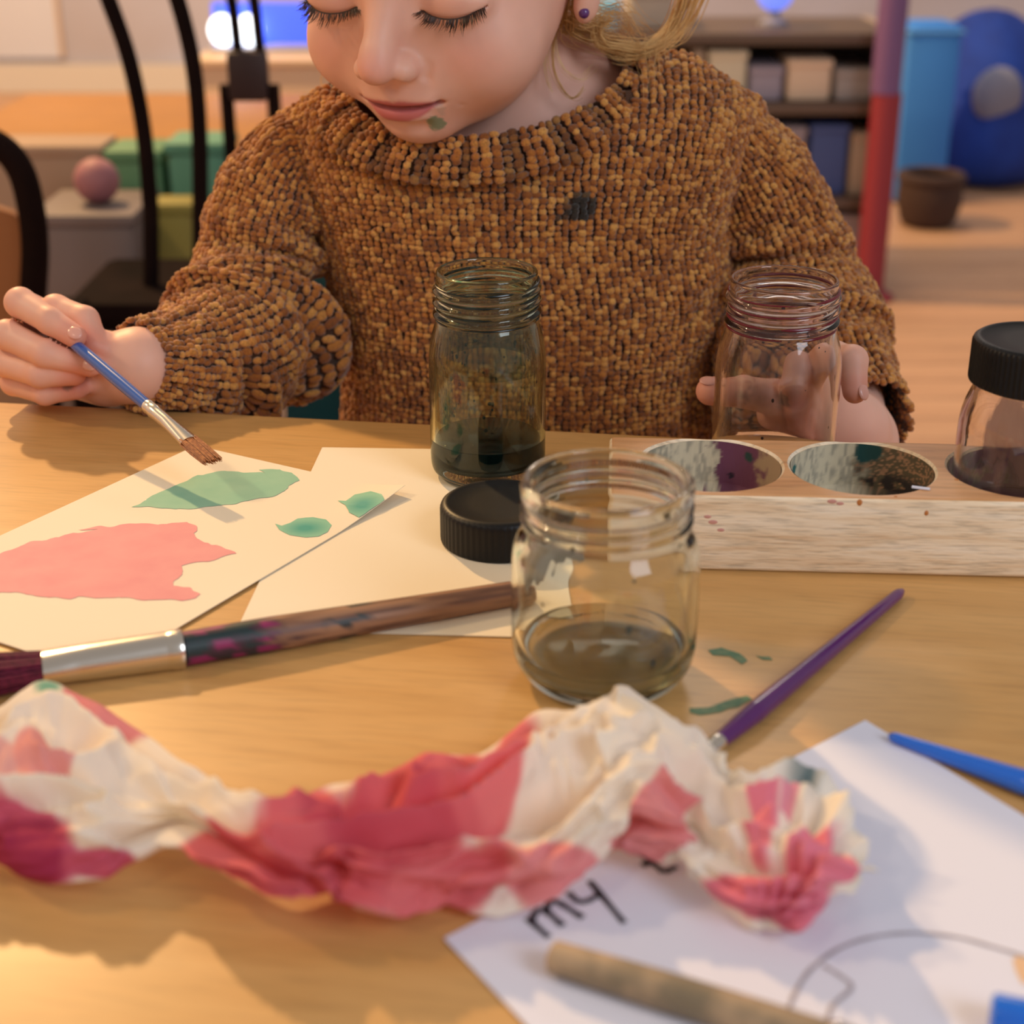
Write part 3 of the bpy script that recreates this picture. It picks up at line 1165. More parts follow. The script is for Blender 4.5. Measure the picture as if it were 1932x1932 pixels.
MB().tube([B + dF * fl_ * t - off for t in tt], rad, 32).build('ferrule', M_silver, tb)
M_mag = mat('magenta_bristle', srgb(120, 34, 62), 0.55, noise=(500, 2, srgb(84, 20, 44), 0.35, 0.65))
bristles('bristles', Cc - off, dF, 420, 0.052, 0.0078, 0.0105, M_mag, tb, flat=0.65, seed=4, curve=-0.002)


def long_brush(name, tip, mid, end, rtip, rmid, rend, m, label, ferrule=None, n=50):
    """slim handle lying on the table: tip, thickest point, far end"""
    o = empty(name, (tip[0], tip[1], T))
    tag(o, label, 'paintbrush')
    off = np.array(o.location)
    P = np.concatenate([np.linspace(tip, mid, n), np.linspace(mid, end, n)[1:]])
    s = np.linspace(0, 1, len(P))
    r = np.interp(s, [0, 0.015, 0.5, 0.75, 1], [rtip * 0.5, rtip, rmid, (rmid + rend) / 2 * 1.02, rend])
    MB().tube(P - off, r, 24).build('handle', m, o)
    if ferrule is not None:
        d = (end - mid) / np.linalg.norm(end - mid)
        q = np.linspace(0, ferrule, 12)
        rr = np.interp(q, [0, 0.002, 0.004, ferrule], [rend * 1.06, rend * 1.2, rend * 1.08, rend * 1.0])
        MB().tube([end + d * (x - 0.002) - off for x in q], rr, 24).build('ferrule', M_silver, o)
        bristles('bristles', end + d * ferrule - off, d, 90, 0.014, rend * 0.85, rend * 1.1, mat('brown_bristle', srgb(132, 74, 36), 0.5), o, seed=8)
    return o


M_purple = mat('purple_lacquer', srgb(82, 14, 96), 0.22, coat=0.6)
M_blue = mat('blue_lacquer', srgb(8, 104, 220), 0.25, coat=0.6)
p0, p2 = onz(1702, 1115, T + 0.0026), onz(1352, 1403, T + 0.0030)
p1 = onz(1425, 1343, T + 0.0042)
long_brush('purple_paintbrush', p0, p1, p2, 0.0024, 0.0040, 0.0028, M_purple, 'slim purple handled paintbrush pointing away on the bare table', 0.02)
q0, q1, q2 = onz(1678, 1388, T + 0.0030), onz(1932, 1476, T + 0.0044), onz(2120, 1545, T + 0.0044)
long_brush('blue_paintbrush', q0, q1, q2, 0.0018, 0.0043, 0.0036, M_blue, 'bright blue brush handle at the right edge beside the written sheet', 0.02)
s0, s1, s2 = onz(1036, 1803, ZC + 0.0052), onz(1250, 1868, ZC + 0.0056), onz(1500, 1945, ZC + 0.0056)
M_stick = mat('grey_tan_wood', srgb(176, 150, 120), 0.6, noise=(40, 4, srgb(120, 108, 88), 0.5, 0.66), scale=(1, 1, 1))
sb = long_brush('wooden_paintbrush', s0, s1, s2 + (s2 - s1) * 0.3, 0.0046, 0.0052, 0.0050, M_stick, 'plain tan wooden brush handle lying on the written sheet', 0.02)
m0, m1 = onz(1868, 1910, ZC + 0.0052), onz(1990, 1935, ZC + 0.0052)
mk = empty('blue_marker', (m0[0], m0[1], ZC))
tag(mk, 'thick blue pen end at the bottom right corner of the written sheet', 'pen')
dm = (m1 - m0) / np.linalg.norm(m1 - m0)
offm = np.array(mk.location)
MB().tube([m0 + dm * q - offm for q in (0, 0.0006, 0.0015, 0.03, 0.03, 0.075)], [0.0040, 0.0050, 0.0053, 0.0053, 0.0050, 0.0050], 28).build('barrel', M_blue, mk)
MB().tube([m0 + dm * q - offm for q in (0.074, 0.078, 0.086)], [0.0046, 0.0036, 0.0014], 20).build('tip', mat('white_plastic', srgb(220, 220, 220), 0.4), mk)

# =================================================================== PAINTED PAPER TOWEL
top_e = [(-90, 1400), (-40, 1360), (0, 1335), (40, 1297), (75, 1279), (112, 1283), (150, 1310), (215, 1350), (280, 1395), (345, 1443), (420, 1480), (490, 1507), (560, 1495), (640, 1473), (700, 1470), (760, 1450), (830, 1430), (905, 1424), (960, 1385), (1010, 1345), (1060, 1338), (1110, 1328), (1148, 1318), (1152, 1295), (1175, 1290), (1220, 1305), (1265, 1330), (1310, 1370), (1345, 1415), (1390, 1455), (1432, 1462), (1465, 1440), (1500, 1436), (1545, 1460), (1585, 1500), (1602, 1550), (1622, 1600), (1620, 1640)]
bot_e = [(-90, 1600), (-30, 1612), (0, 1625), (40, 1655), (85, 1672), (130, 1668), (200, 1655), (260, 1622), (320, 1598), (370, 1612), (420, 1640), (470, 1660), (520, 1695), (570, 1703), (620, 1692), (680, 1722), (730, 1727), (780, 1712), (840, 1708), (900, 1722), (950, 1722), (1000, 1708), (1060, 1672), (1100, 1640), (1145, 1612), (1185, 1602), (1230, 1622), (1262, 1628), (1285, 1610), (1300, 1650), (1330, 1680), (1370, 1725), (1420, 1757), (1470, 1757), (1520, 1750), (1560, 1715), (1600, 1690), (1621, 1645)]
NU, NV = 420, 120


def resample(E, n):
    E = np.asarray(E, float)
    return spline(E, n)


# parametrise both edges by rough picture x so that v-lines stay upright
te, be = resample(top_e, NU), resample(bot_e, NU)
uu = np.linspace(0, 1, NU)
vv = np.linspace(0, 1, NV)
zb = np.interp(uu, [0, 0.08, 0.2, 0.3, 0.42, 0.55, 0.68, 0.75, 0.85, 0.95, 1], [0.003, 0.004, 0.010, 0.017, 0.006, 0.003, 0.009, 0.009, 0.003, 0.003, 0.005])
zt = np.interp(uu, [0, 0.12, 0.2, 0.3, 0.45, 0.55, 0.64, 0.72, 0.78, 0.84, 0.95, 1], [0.016, 0.021, 0.018, 0.020, 0.018, 0.020, 0.029, 0.022, 0.014, 0.018, 0.012, 0.007])
bul = np.interp(uu, [0, 0.1, 0.3, 0.5, 0.65, 0.8, 0.93, 1], [0.014, 0.013, 0.007, 0.013, 0.013, 0.008, 0.015, 0.004])
Pt = np.zeros((NU, NV, 3))
PXY = np.zeros((NU, NV, 2))
for i in range(NU):
    q = te[i] * vv[:, None] + be[i] * (1 - vv[:, None])
    PXY[i] = q
    z = zb[i] * (1 - vv) + zt[i] * vv + bul[i] * np.sin(math.pi * vv) ** 0.8
    d = FW[None] + RX[None] * ((q[:, :1] - 966) / FPX) + UP[None] * ((966 - q[:, 1:]) / FPX)
    Pt[i] = CAM + d * ((T + z - CAM[2]) / d[:, 2])[:, None]


def grid_normals(P):
    a = np.gradient(P, axis=0)
    b = np.gradient(P, axis=1)
    n = np.cross(a, b)
    return n / (np.linalg.norm(n, axis=-1, keepdims=True) + 1e-12)


Nn = grid_normals(Pt)
if Nn[NU // 2, NV // 2, 2] < 0:
    Nn = -Nn
# crumples: folds running along the twist, sharp ridges and small creases
W = np.stack([uu[:, None] * 7.5 + 0 * vv, 0 * uu[:, None] + vv * 1.6, 0 * uu[:, None] + 0 * vv], -1)
tw = W.copy()
tw[..., 0] = W[..., 0] - 0.9 * W[..., 1]
warp = fbm(W, 1.3, 3, 5.0)[..., None] * 0.35
r1 = 1 - np.abs(fbm(tw * np.array([0.55, 2.3, 1]) + warp, 1.5, 2, 2.0)) * 1.6
r2 = 1 - np.abs(fbm(tw * np.array([0.8, 1.5, 1]) + warp * 1.4, 3.0, 2, 12.0)) * 1.7
r3 = 1 - np.abs(fbm(W + warp, 8.0, 3, 30.0)) * 1.6
amp = np.interp(uu, [0, 0.2, 0.35, 0.6, 0.75, 0.9, 1], [0.7, 0.6, 1.0, 1.1, 0.8, 0.9, 0.6])[:, None]
# pleats fanning out at the right end
pl = np.abs((np.arctan2(1765 - PXY[..., 1], PXY[..., 0] - 1425) * 4.2 + 0.35 * fbm(W, 3.0, 2, 60.0)) % 1 - 0.5) * 2
plw = sstep(0.84, 0.92, uu)[:, None] * np.ones((1, NV))
disp = amp * (0.0125 * (r1 - 0.5) + 0.0026 * (r2 - 0.5) + 0.0005 * (r3 - 0.5)) + plw * 0.0062 * (pl - 0.5)
edge = np.minimum(1, np.minimum(vv, 1 - vv) * 9 + 0.25)[None]
Pt = Pt + Nn * (disp * edge)[..., None]
Pt[..., 2] = np.maximum(Pt[..., 2], T + 0.0018)
# colour: pink washes on white
nzc = fbm(np.concatenate([PXY / 100.0, np.zeros((NU, NV, 1))], -1), 1.0, 4, 8.0)
nzd = fbm(np.concatenate([PXY / 100.0, np.zeros((NU, NV, 1))], -1), 0.8, 3, 44.0)
cc = np.tile(np.array(srgb(250, 242, 228)[:3]), (NU, NV, 1))


def wash(cx, cy, rx, ry, col, ang_=0.0, soft=0.35, k=1.0):
    global cc
    ca_, sa_ = math.cos(math.radians(ang_)), math.sin(math.radians(ang_))
    dx, dy = PXY[..., 0] - cx, PXY[..., 1] - cy
    x, y = (dx * ca_ + dy * sa_) / rx, (-dx * sa_ + dy * ca_) / ry
    d = np.hypot(x, y) + 0.28 * nzc
    m_ = sstep(1.0 + soft * 0.5, 1.0 - soft * 0.5, d) * k
    cc = cc + (np.array(srgb(*col)[:3]) - cc) * m_[..., None]


PK, DP, LP = (228, 118, 124), (186, 66, 84), (236, 152, 154)
wash(200, 1335, 105, 28, (220, 140, 150), 32, 0.2)
wash(80, 1425, 52, 42, (230, 150, 152), 0, 0.2, 0.9)
wash(10, 1440, 45, 30, (232, 160, 158), 0, 0.3, 0.8)
wash(40, 1570, 130, 75, (212, 96, 124), 35, 0.3)
wash(40, 1600, 90, 70, (168, 46, 84), 25, 0.5)
wash(190, 1630, 70, 34, (206, 92, 118), 0, 0.3)
wash(470, 1610, 110, 60, PK, 10, 0.25)
wash(560, 1540, 60, 60, PK, 0, 0.3)
wash(700, 1600, 250, 140, PK, 0, 0.25)
wash(600, 1530, 110, 60, PK, -10, 0.3)
wash(780, 1490, 150, 70, PK, -10, 0.3)
wash(640, 1530, 90, 60, (200, 78, 100), 0, 0.6, 0.8)
wash(760, 1560, 150, 80, (206, 82, 100), 0, 0.7, 0.8)
wash(620, 1660, 140, 60, (212, 92, 108), 0, 0.6, 0.7)
wash(860, 1660, 160, 80, PK, -15, 0.3)
wash(900, 1480, 62, 60, (224, 112, 120), 0, 0.3)
wash(950, 1440, 40, 90, (234, 128, 132), 35, 0.25)
wash(1055, 1640, 80, 60, LP, -20, 0.2)
wash(1000, 1660, 60, 60, LP, -20, 0.3)
wash(1235, 1545, 52, 90, LP, 20, 0.15)
wash(1190, 1590, 50, 32, LP, 0, 0.2)
wash(1440, 1570, 36, 90, (236, 140, 160), 10, 0.25)
wash(1490, 1500, 18, 34, (238, 160, 178), 15, 0.3)
wash(1430, 1690, 110, 52, (232, 130, 152), 8, 0.25)
wash(1530, 1620, 50, 75, (236, 142, 162), 15, 0.25)
gm = 1.6 * sstep(-0.15, 0.25, nzd + 0.5 * nzc) * np.exp(-((PXY[..., 0] - 1555) / 60) ** 2 - ((PXY[..., 1] - (1460 + (PXY[..., 0] - 1500) * 0.62)) / 26) ** 2)
cc = cc + (np.array(srgb(70, 104, 110)[:3]) - cc) * np.clip(gm, 0, 0.9)[..., None]
gm = np.exp(-((PXY[..., 0] - 90) / 28) ** 2 - ((PXY[..., 1] - 1286) / 9) ** 2)
cc = cc + (np.array(srgb(120, 180, 160)[:3]) - cc) * np.clip(gm * 1.4 * sstep(-0.1, 0.3, nzc), 0, 1)[..., None]
tw_me = np_mesh('paper_towel', Pt.reshape(-1, 3), [grid_faces(NU, NV)], True, np.clip(cc.reshape(-1, 3), 0, 1))


def towel_material():
    m, nt, bs = newmat('paper_towel')
    N, Lk = nt.nodes, nt.links
    at = N.new('ShaderNodeAttribute')
    at.attribute_name = 'Col'
    Lk.new(at.outputs['Color'], bs.inputs['Base Color'])
    bs.inputs['Roughness'].default_value = 0.9
    tc = N.new('ShaderNodeTexCoord')
    vo = N.new('ShaderNodeTexNoise')
    vo.inputs['Scale'].default_value = 450
    Lk.new(tc.outputs['Object'], vo.inputs['Vector'])
    bp = N.new('ShaderNodeBump')
    bp.inputs['Strength'].default_value = 0.25
    bp.inputs['Distance'].default_value = 0.0005
    Lk.new(vo.outputs['Fac'], bp.inputs['Height'])
    Lk.new(bp.outputs[0], bs.inputs['Normal'])
    tl_ = N.new('ShaderNodeBsdfTranslucent')
    Lk.new(at.outputs['Color'], tl_.inputs['Color'])
    ms = N.new('ShaderNodeMixShader')
    ms.inputs['Fac'].default_value = 0.30
    Lk.new(bs.outputs[0], ms.inputs[1])
    Lk.new(tl_.outputs[0], ms.inputs[2])
    Lk.new(ms.outputs[0], N['Material Output'].inputs['Surface'])
    return m


towel = link('paper_towel', tw_me, towel_material())
tag(towel, 'long crumpled white paper towel blotched with pink paint across the front', 'paper towel')

# =================================================================== PERSON
# ---- one skin surface: head, neck, shoulders, arms and both hands as a signed distance field
HS = 0.0110                                    # head units (cm) to metres
H0 = np.array([-0.0352, 0.8866, 0.7777])
_y, _p = -0.43, 0.235
RZ = np.array([[math.cos(_y), -math.sin(_y), 0], [math.sin(_y), math.cos(_y), 0], [0, 0, 1]])
RXm = np.array([[1, 0, 0], [0, math.cos(_p), -math.sin(_p)], [0, math.sin(_p), math.cos(_p)]])
HM = RZ @ RXm


def hw(p):                                     # head cm -> world
    return (np.asarray(p, float) * HS) @ HM.T + H0


def hl_(P):                                    # world -> head cm
    return ((np.asarray(P) - H0) @ HM) / HS


def smin(a, b, k):
    h = np.maximum(k - np.abs(a - b), 0) / k
    return np.minimum(a, b) - h * h * k * 0.25


def smax(a, b, k):
    return -smin(-a, -b, k)


def ell(P, c, r):
    q = P - np.asarray(c, float)
    r = np.asarray(r, float)
    k0 = np.sqrt(((q / r) ** 2).sum(-1)) + 1e-9
    k1 = np.sqrt(((q / (r * r)) ** 2).sum(-1)) + 1e-9
    return k0 * (k0 - 1) / k1


def cap(P, a, b, ra, rb):
    a, b = np.asarray(a, float), np.asarray(b, float)
    ba = b - a
    t = np.clip(((P - a) @ ba) / (ba @ ba), 0, 1)
    return np.linalg.norm(P - a - t[..., None] * ba, axis=-1) - (ra + (rb - ra) * t)


def arc(P, pts, r):
    d = None
    for a, b in zip(pts[:-1], pts[1:]):
        e = cap(P, a, b, r, r)
        d = e if d is None else np.minimum(d, e)
    return d


LASH = {}
for sx in (-1, 1):
    LASH[sx] = [(sx * (3.10 + 1.62 * math.sin(t)), -6.55 + (0.95 + 0.35 * math.sin(t)) * (1 - math.cos(t)), -0.62 + 0.62 * (1 - math.cos(t))) for t in np.linspace(-1.35, 1.35, 15)]
CREASE = {}
for sx in (-1, 1):
    CREASE[sx] = [(sx * (3.10 + 1.75 * math.sin(t)), -6.45 + 0.95 * (1 - math.cos(t)), 0.45 - 0.35 * (1 - math.cos(t))) for t in np.linspace(-1.3, 1.3, 9)]


def head_sdf(W_):
    P = hl_(W_)
    d = ell(P, (0, 1.8, 3.2), (7.0, 8.7, 8.2))
    d = smin(d, ell(P, (0, -1.4, -1.7), (5.85, 5.2, 5.7)), 2.2)
    d = smin(d, ell(P, (0, -1.9, -4.0), (4.25, 4.2, 3.3)), 1.6)
    for sx in (-1, 1):
        d = smin(d, ell(P, (sx * 3.55, -3.85, -2.95), (2.45, 2.35, 2.35)), 1.5)
        d = smin(d, ell(P, (sx * 2.9, -5.6, 2.1), (2.4, 1.0, 0.7)), 1.2)
    d = smin(d, ell(P, (0, -4.75, -6.25), (1.75, 1.45, 1.25)), 1.3)
    d = smin(d, ell(P, (0, -5.0, -4.1), (2.5, 2.0, 1.9)), 1.4)
    # eye sockets, closed lids
    for sx in (-1, 1):
        d = smax(d, -ell(P, (sx * 2.75, -8.0, 0.15), (1.9, 1.5, 1.15)), 1.3)
        d = smin(d, ell(P, (sx * 3.08, -5.40, -0.12), (1.80, 1.27, 1.22)), 0.40)
        d = smax(d, -(arc(P, CREASE[sx], 0.07)), 0.22)
        d = smax(d, -(arc(P, [(a, b - 0.02, c - 0.10) for a, b, c in LASH[sx]], 0.07)), 0.20)
    # nose
    d = smin(d, cap(P, (0, -6.2, 0.9), (0, -7.9, -1.7), 0.55, 0.75), 1.3)
    d = smin(d, ell(P, (0, -8.25, -2.48), (0.88, 0.92, 0.82)), 0.7)
    for sx in (-1, 1):
        d = smin(d, ell(P, (sx * 1.02, -7.35, -2.84), (0.60, 0.84, 0.60)), 0.42)
        d = smax(d, -ell(P, (sx * 0.62, -7.75, -3.45), (0.34, 0.5, 0.3)), 0.25)
        d = smax(d, -arc(P, [(sx * 1.75, -7.1, -2.4), (sx * 1.9, -6.8, -2.9), (sx * 1.75, -6.8, -3.4)], 0.08), 0.4)
    # lips
    d = smin(d, ell(P, (0, -6.62, -4.50), (1.75, 0.52, 0.44)), 0.5)
    d = smin(d, ell(P, (0, -6.50, -5.34), (1.35, 0.60, 0.50)), 0.45)
    d = smax(d, -arc(P, MOUTH, 0.09), 0.26)
    for sx in (-1, 1):
        d = smax(d, -arc(P, [(sx * 2.0, -6.28, -4.72), (sx * 2.55, -5.85, -4.62), (sx * 2.8, -5.6, -4.95)], 0.03), 0.35)
    d = smax(d, -arc(P, [(0, -7.2, -3.5), (0, -7.25, -3.85)], 0.13), 0.4)
    d = smax(d, -arc(P, [(-0.9, -6.35, -6.10), (0, -6.55, -6.05), (0.9, -6.35, -6.10)], 0.10), 0.8)
    # ears
    for sx in (-1, 1):
        e = ell(P, (sx * 7.0, 1.3, -0.3), (0.55, 1.5, 2.5))
        e = smin(e, ell(P, (sx * 6.85, 0.75, -2.35), (0.48, 0.75, 0.80)), 0.5)
        e = smax(e, -ell(P, (sx * 7.75, 1.1, 0.1), (0.55, 0.8, 1.6)), 0.3)
        d = smin(d, e, 0.4)
    return d * HS


MOUTH = [(sx_, -7.08 + 0.20 * sx_ ** 2, -4.94 + 0.055 * sx_ ** 2) for sx_ in np.linspace(-2.0, 2.0, 9)]

# arms: centre lines  picked in depth
R_ARM = [ony(552, 300, 0.925), ony(496, 430, 0.915), ony(482, 545, 0.900), ony(468, 645, 0.870), ony(385, 690, 0.838), ony(258, 688, 0.799)]
L_ARM = [ony(1362, 255, 0.930), ony(1450, 400, 0.935), ony(1496, 540, 0.925), ony(1514, 680, 0.890), ony(1585, 765, 0.848), ony(1622, 815, 0.800)]


def w2(px, py, y):
    return ony(px, py, y)


def chain(P, pts, rad, k=0.0025):
    d = None
    for (a, b), (ra, rb) in zip(zip(pts[:-1], pts[1:]), zip(rad[:-1], rad[1:])):
        e = cap(P, a, b, ra, rb)
        d = e if d is None else smin(d, e, k)
    return d


# right hand (picture left), closed round the brush
RH = dict(
    index=([w2(95, 600, .822), w2(38, 571, .797), w2(95, 606, .782), w2(141, 634, .776)], [.0082, .0079, .0070, .0062]),
    middle=([w2(80, 640, .822), w2(14, 632, .792), w2(85, 667, .776), w2(166, 690, .775)], [.0084, .0080, .0073, .0058]),
    ring=([w2(75, 685, .822), w2(8, 683, .794), w2(75, 706, .778), w2(140, 708, .777)], [.0080, .0076, .0070, .0056]),
    little=([w2(80, 720, .820), w2(26, 722, .797), w2(85, 742, .783), w2(142, 736, .783)], [.0072, .0068, .0062, .0052]),
    thumb=([w2(150, 650, .822), w2(105, 585, .806), w2(160, 604, .796), w2(176, 652, .785)], [.0105, .0082, .0074, .0060]),
)
LH = dict(
    thumb=([w2(1535, 770, .768), w2(1462, 748, .757), w2(1395, 736, .752), w2(1340, 738, .750)], [.0120, .0098, .0084, .0074]),
    index=([w2(1535, 715, .762), w2(1573, 674, .748), w2(1608, 680, .733), w2(1613, 738, .724)], [.0095, .0082, .0075, .0062]),
    middle=([w2(1530, 735, .764), w2(1510, 695, .752), w2(1500, 725, .7475), w2(1502, 760, .748)], [.0092, .0078, .0072, .0062]),
    ring=([w2(1535, 765, .764), w2(1518, 735, .754), w2(1506, 765, .749), w2(1510, 795, .750)], [.0088, .0076, .0070, .0060]),
    little=([w2(1545, 795, .766), w2(1522, 785, .756), w2(1515, 810, .753), w2(1525, 835, .755)], [.0080, .0070, .0064, .0056]),
)


def hand_sdf(P, H, palm, wrist):
    d = None
    for pts, rad in H.values():
        e = chain(P, pts, rad)
        d = e if d is None else smin(d, e, 0.0012)
    pd = None
    for a, b, ra, rb in palm:
        e = cap(P, a, b, ra, rb)
        pd = e if pd is None else smin(pd, e, 0.010)
    d = smin(d, pd, 0.0028)
    e = chain(P, wrist[0], wrist[1], 0.01)
    return smin(d, e, 0.012)


R_PALM = [(w2(85, 620, .825), w2(85, 705, .824), .0125, .0115), (w2(120, 640, .826), w2(140, 700, .820), .0150, .0150), (w2(150, 660, .822), w2(190, 700, .812), .0150, .0165)]
R_WRIST = ([w2(150, 680, .818), w2(215, 695, .806), w2(262, 690, .797), R_ARM[-2]], [.0150, .0172, .0185, .021])
L_PALM = [(w2(1525, 720, .772), w2(1540, 800, .775), .0125, .0125), (w2(1470, 775, .768), w2(1555, 810, .775), .0130, .0150), (w2(1560, 720, .768), w2(1600, 790, .775), .0095, .0140)]
L_WRIST = ([w2(1560, 790, .776), w2(1610, 812, .782), w2(1625, 835, .80), L_ARM[-2]], [.0150, .0175, .0180, .020])


def trunk_sdf(P):
    d = cap(P, hw((0, 3.0, -3.5)), (0.010, 0.938, T + 0.135), 0.040, 0.041)
    d = smin(d, cap(P, (-0.075, 0.94, T + 0.098), (0.085, 0.948, T + 0.112), 0.028, 0.030), 0.050)
    d = smin(d, cap(P, (0.005, 0.945, T + 0.178), (0.070, 0.948, T + 0.140), 0.020, 0.020), 0.03)
    d = smin(d, ell(P, (0.006, 0.935, T + 0.075), (0.100, 0.052, 0.070)), 0.03)
    for arm, r in ((R_ARM, (.016, .019, .021, .024, .022, .019)), (L_ARM, (.016, .019, .022, .024, .022, .019))):
        d = smin(d, chain(P, arm, r, 0.012), 0.012)
    return d


def body_sdf(P):
    d = np.full(len(P), 0.05)

    def group(lo, hi, f):
        m = np.all((P > lo) & (P < hi), axis=1)
        return m, (f(P[m]) if m.any() else None)
    m, v = group(np.array([-.5, .5, .3]), np.array([.5, 1.2, 1.2]), trunk_sdf)
    d[m] = v
    m, v = group(H0 - 0.16, H0 + 0.19, head_sdf)
    if v is not None:
        d[m] = smin(d[m], v, 0.010)
    c = w2(110, 660, .80)
    m, v = group(c - 0.075, c + 0.085, lambda q: hand_sdf(q, RH, R_PALM, R_WRIST))
    if v is not None:
        d[m] = smin(d[m], v, 0.003)
    c = w2(1520, 750, .76)
    m, v = group(c - 0.09, c + 0.09, lambda q: hand_sdf(q, LH, L_PALM, L_WRIST))
    if v is not None:
        d[m] = smin(d[m], v, 0.003)
    return d


def surface_nets(f, lo, hi, h, B=8):
    n = np.ceil((np.asarray(hi) - lo) / h / B).astype(int)
    N = n * B + 1
    D = np.full(N, 0.05, np.float32)
    g = np.stack(np.meshgrid(*[np.arange(k) for k in n], indexing='ij'), -1).reshape(-1, 3)
    cen = np.asarray(lo) + (g * B + B / 2) * h
    dc = f(cen)
    keep = np.abs(dc) < h * B * 1.25
    inside = dc <= -h * B * 1.25
    for b in g[inside]:
        D[b[0] * B:b[0] * B + B + 1, b[1] * B:b[1] * B + B + 1, b[2] * B:b[2] * B + B + 1] = -0.05
    kb = g[keep]
    o = np.stack(np.meshgrid(*[np.arange(B + 1)] * 3, indexing='ij'), -1).reshape(-1, 3)
    CH = 300
    for s in range(0, len(kb), CH):
        blk_ = kb[s:s + CH]
        idx = (blk_[:, None, :] * B + o[None]).reshape(-1, 3)
        D[idx[:, 0], idx[:, 1], idx[:, 2]] = f(np.asarray(lo) + idx * h)
    S = D < 0
    c = S[:-1, :-1, :-1].astype(np.int8)
    tot = np.zeros_like(c)
    for dx in (0, 1):
        for dy in (0, 1):
            for dz in (0, 1):
                tot += S[dx:N[0] - 1 + dx, dy:N[1] - 1 + dy, dz:N[2] - 1 + dz]
    act = (tot > 0) & (tot < 8)
    ci = np.argwhere(act)
    vid = np.full(act.shape, -1, np.int32)
    vid[ci[:, 0], ci[:, 1], ci[:, 2]] = np.arange(len(ci))
    acc = np.zeros((len(ci), 3))
    cnt = np.zeros(len(ci))
    corners = [(x, y, z) for x in (0, 1) for y in (0, 1) for z in (0, 1)]
    for a in corners:
        for ax in range(3):
            if a[ax]:
                continue
            b = list(a)
            b[ax] = 1
            va = D[ci[:, 0] + a[0], ci[:, 1] + a[1], ci[:, 2] + a[2]]
            vb = D[ci[:, 0] + b[0], ci[:, 1] + b[1], ci[:, 2] + b[2]]
            m = (va < 0) != (vb < 0)
            t = np.where(m, va / np.where(m, va - vb, 1), 0)
            p = np.repeat(np.array([a], float), len(ci), 0)
            p[:, ax] += t
            acc += p * m[:, None]
            cnt += m
    V = np.asarray(lo) + (ci + acc / cnt[:, None]) * h
    Q = []
    for ax in range(3):
        o1, o2 = [(1, 2), (2, 0), (0, 1)][ax]
        sl = [slice(1, -1)] * 3
        sl[ax] = slice(0, None)
        A_ = S[tuple(slice(0, N[k] - 1) for k in range(3))]
        sh = [slice(0, N[k] - 1) for k in range(3)]
        sh[ax] = slice(1, N[ax])
        Bm = S[tuple(sh)]
        e = np.argwhere(A_ != Bm)
        e = e[(e[:, o1] > 0) & (e[:, o2] > 0)]
        flip = A_[e[:, 0], e[:, 1], e[:, 2]]
        d1 = np.zeros(3, int)
        d1[o1] = 1
        d2 = np.zeros(3, int)
        d2[o2] = 1
        q = np.stack([vid[tuple((e - d1 - d2).T)], vid[tuple((e - d2).T)], vid[tuple(e.T)], vid[tuple((e - d1).T)]], 1)
        q[~flip] = q[~flip][:, ::-1]
        Q.append(q)
    Q = np.concatenate(Q)
    Q = Q[(Q >= 0).all(1)]
    for _ in range(2):                                   # settle the points on the true surface
        d0 = f(V)
        e = h * 0.2
        gr = np.stack([f(V + np.eye(3)[k] * e) - d0 for k in range(3)], 1) / e
        V = V - gr * (np.clip(d0, -h * .6, h * .6) / np.maximum((gr ** 2).sum(1), 0.2))[:, None]
    return V, Q


BV, BQ = surface_nets(body_sdf, np.array([-.30, .69, T - .03]), np.array([.27, 1.04, T + .345]), 0.0012)
# skin colour by place on the face and hands
hp = hl_(BV)
skin = np.tile(np.array(srgb(228, 177, 156)[:3]), (len(BV), 1))
fine = fbm(BV, 90, 3)


def paint(mask, col):
    global skin
    skin = skin + (np.array(srgb(*col)[:3]) - skin) * np.clip(mask, 0, 1)[:, None]


on_head = (np.linalg.norm(BV - H0, axis=1) < 0.16)
for sx in (-1, 1):
    dch = np.linalg.norm((hp - np.array([sx * 3.7, -5.6, -2.6])) / np.array([2.4, 3, 1.9]), axis=1)
    paint(sstep(1.0, 0.0, dch) * 0.40 * on_head, (226, 150, 134))
dn = np.linalg.norm((hp - np.array([0, -8.6, -2.3])) / np.array([1.5, 2, 1.2]), axis=1)
paint(sstep(1.0, 0.2, dn) * 0.5, (226, 150, 136))
# lips
mz = np.interp(np.abs(hp[:, 0]), [0, 1, 2.0], [-4.94, -4.885, -4.72])
up = np.interp(np.abs(hp[:, 0]), [0, .35, .8, 1.5, 2.2], [.32, .40, .36, .20, 0])
lo_ = np.interp(np.abs(hp[:, 0]), [0, .6, 1.3, 1.9, 2.2], [.68, .64, .42, .14, 0])
dz = hp[:, 2] - mz
front = (hp[:, 1] < -5.2) & (np.abs(hp[:, 0]) < 2.3) & on_head
lipm = front * sstep(0.12, -0.06, np.where(dz > 0, dz - up, -dz - lo_) + 0.04 * fine)
paint(lipm * 0.85, (190, 92, 96))
paint(front * sstep(0.19, 0.04, np.abs(dz)) * sstep(2.15, 1.7, np.abs(hp[:, 0])) * 0.75, (112, 36, 42))
# lids slightly violet, darker lid margin
for sx in (-1, 1):
    de = np.linalg.norm((hp - np.array([sx * 3.02, -6.4, -0.1])) / np.array([1.6, 1.5, 0.9]), axis=1)
    paint(sstep(1, 0.5, de) * 0.25, (206, 150, 140))
    L_ = np.array(LASH[sx])
    dl = np.min(np.linalg.norm(hp[:, None, :] * np.array([1, .5, 1]) - L_[None] * np.array([1, .5, 1]), axis=2), axis=1) if False else None
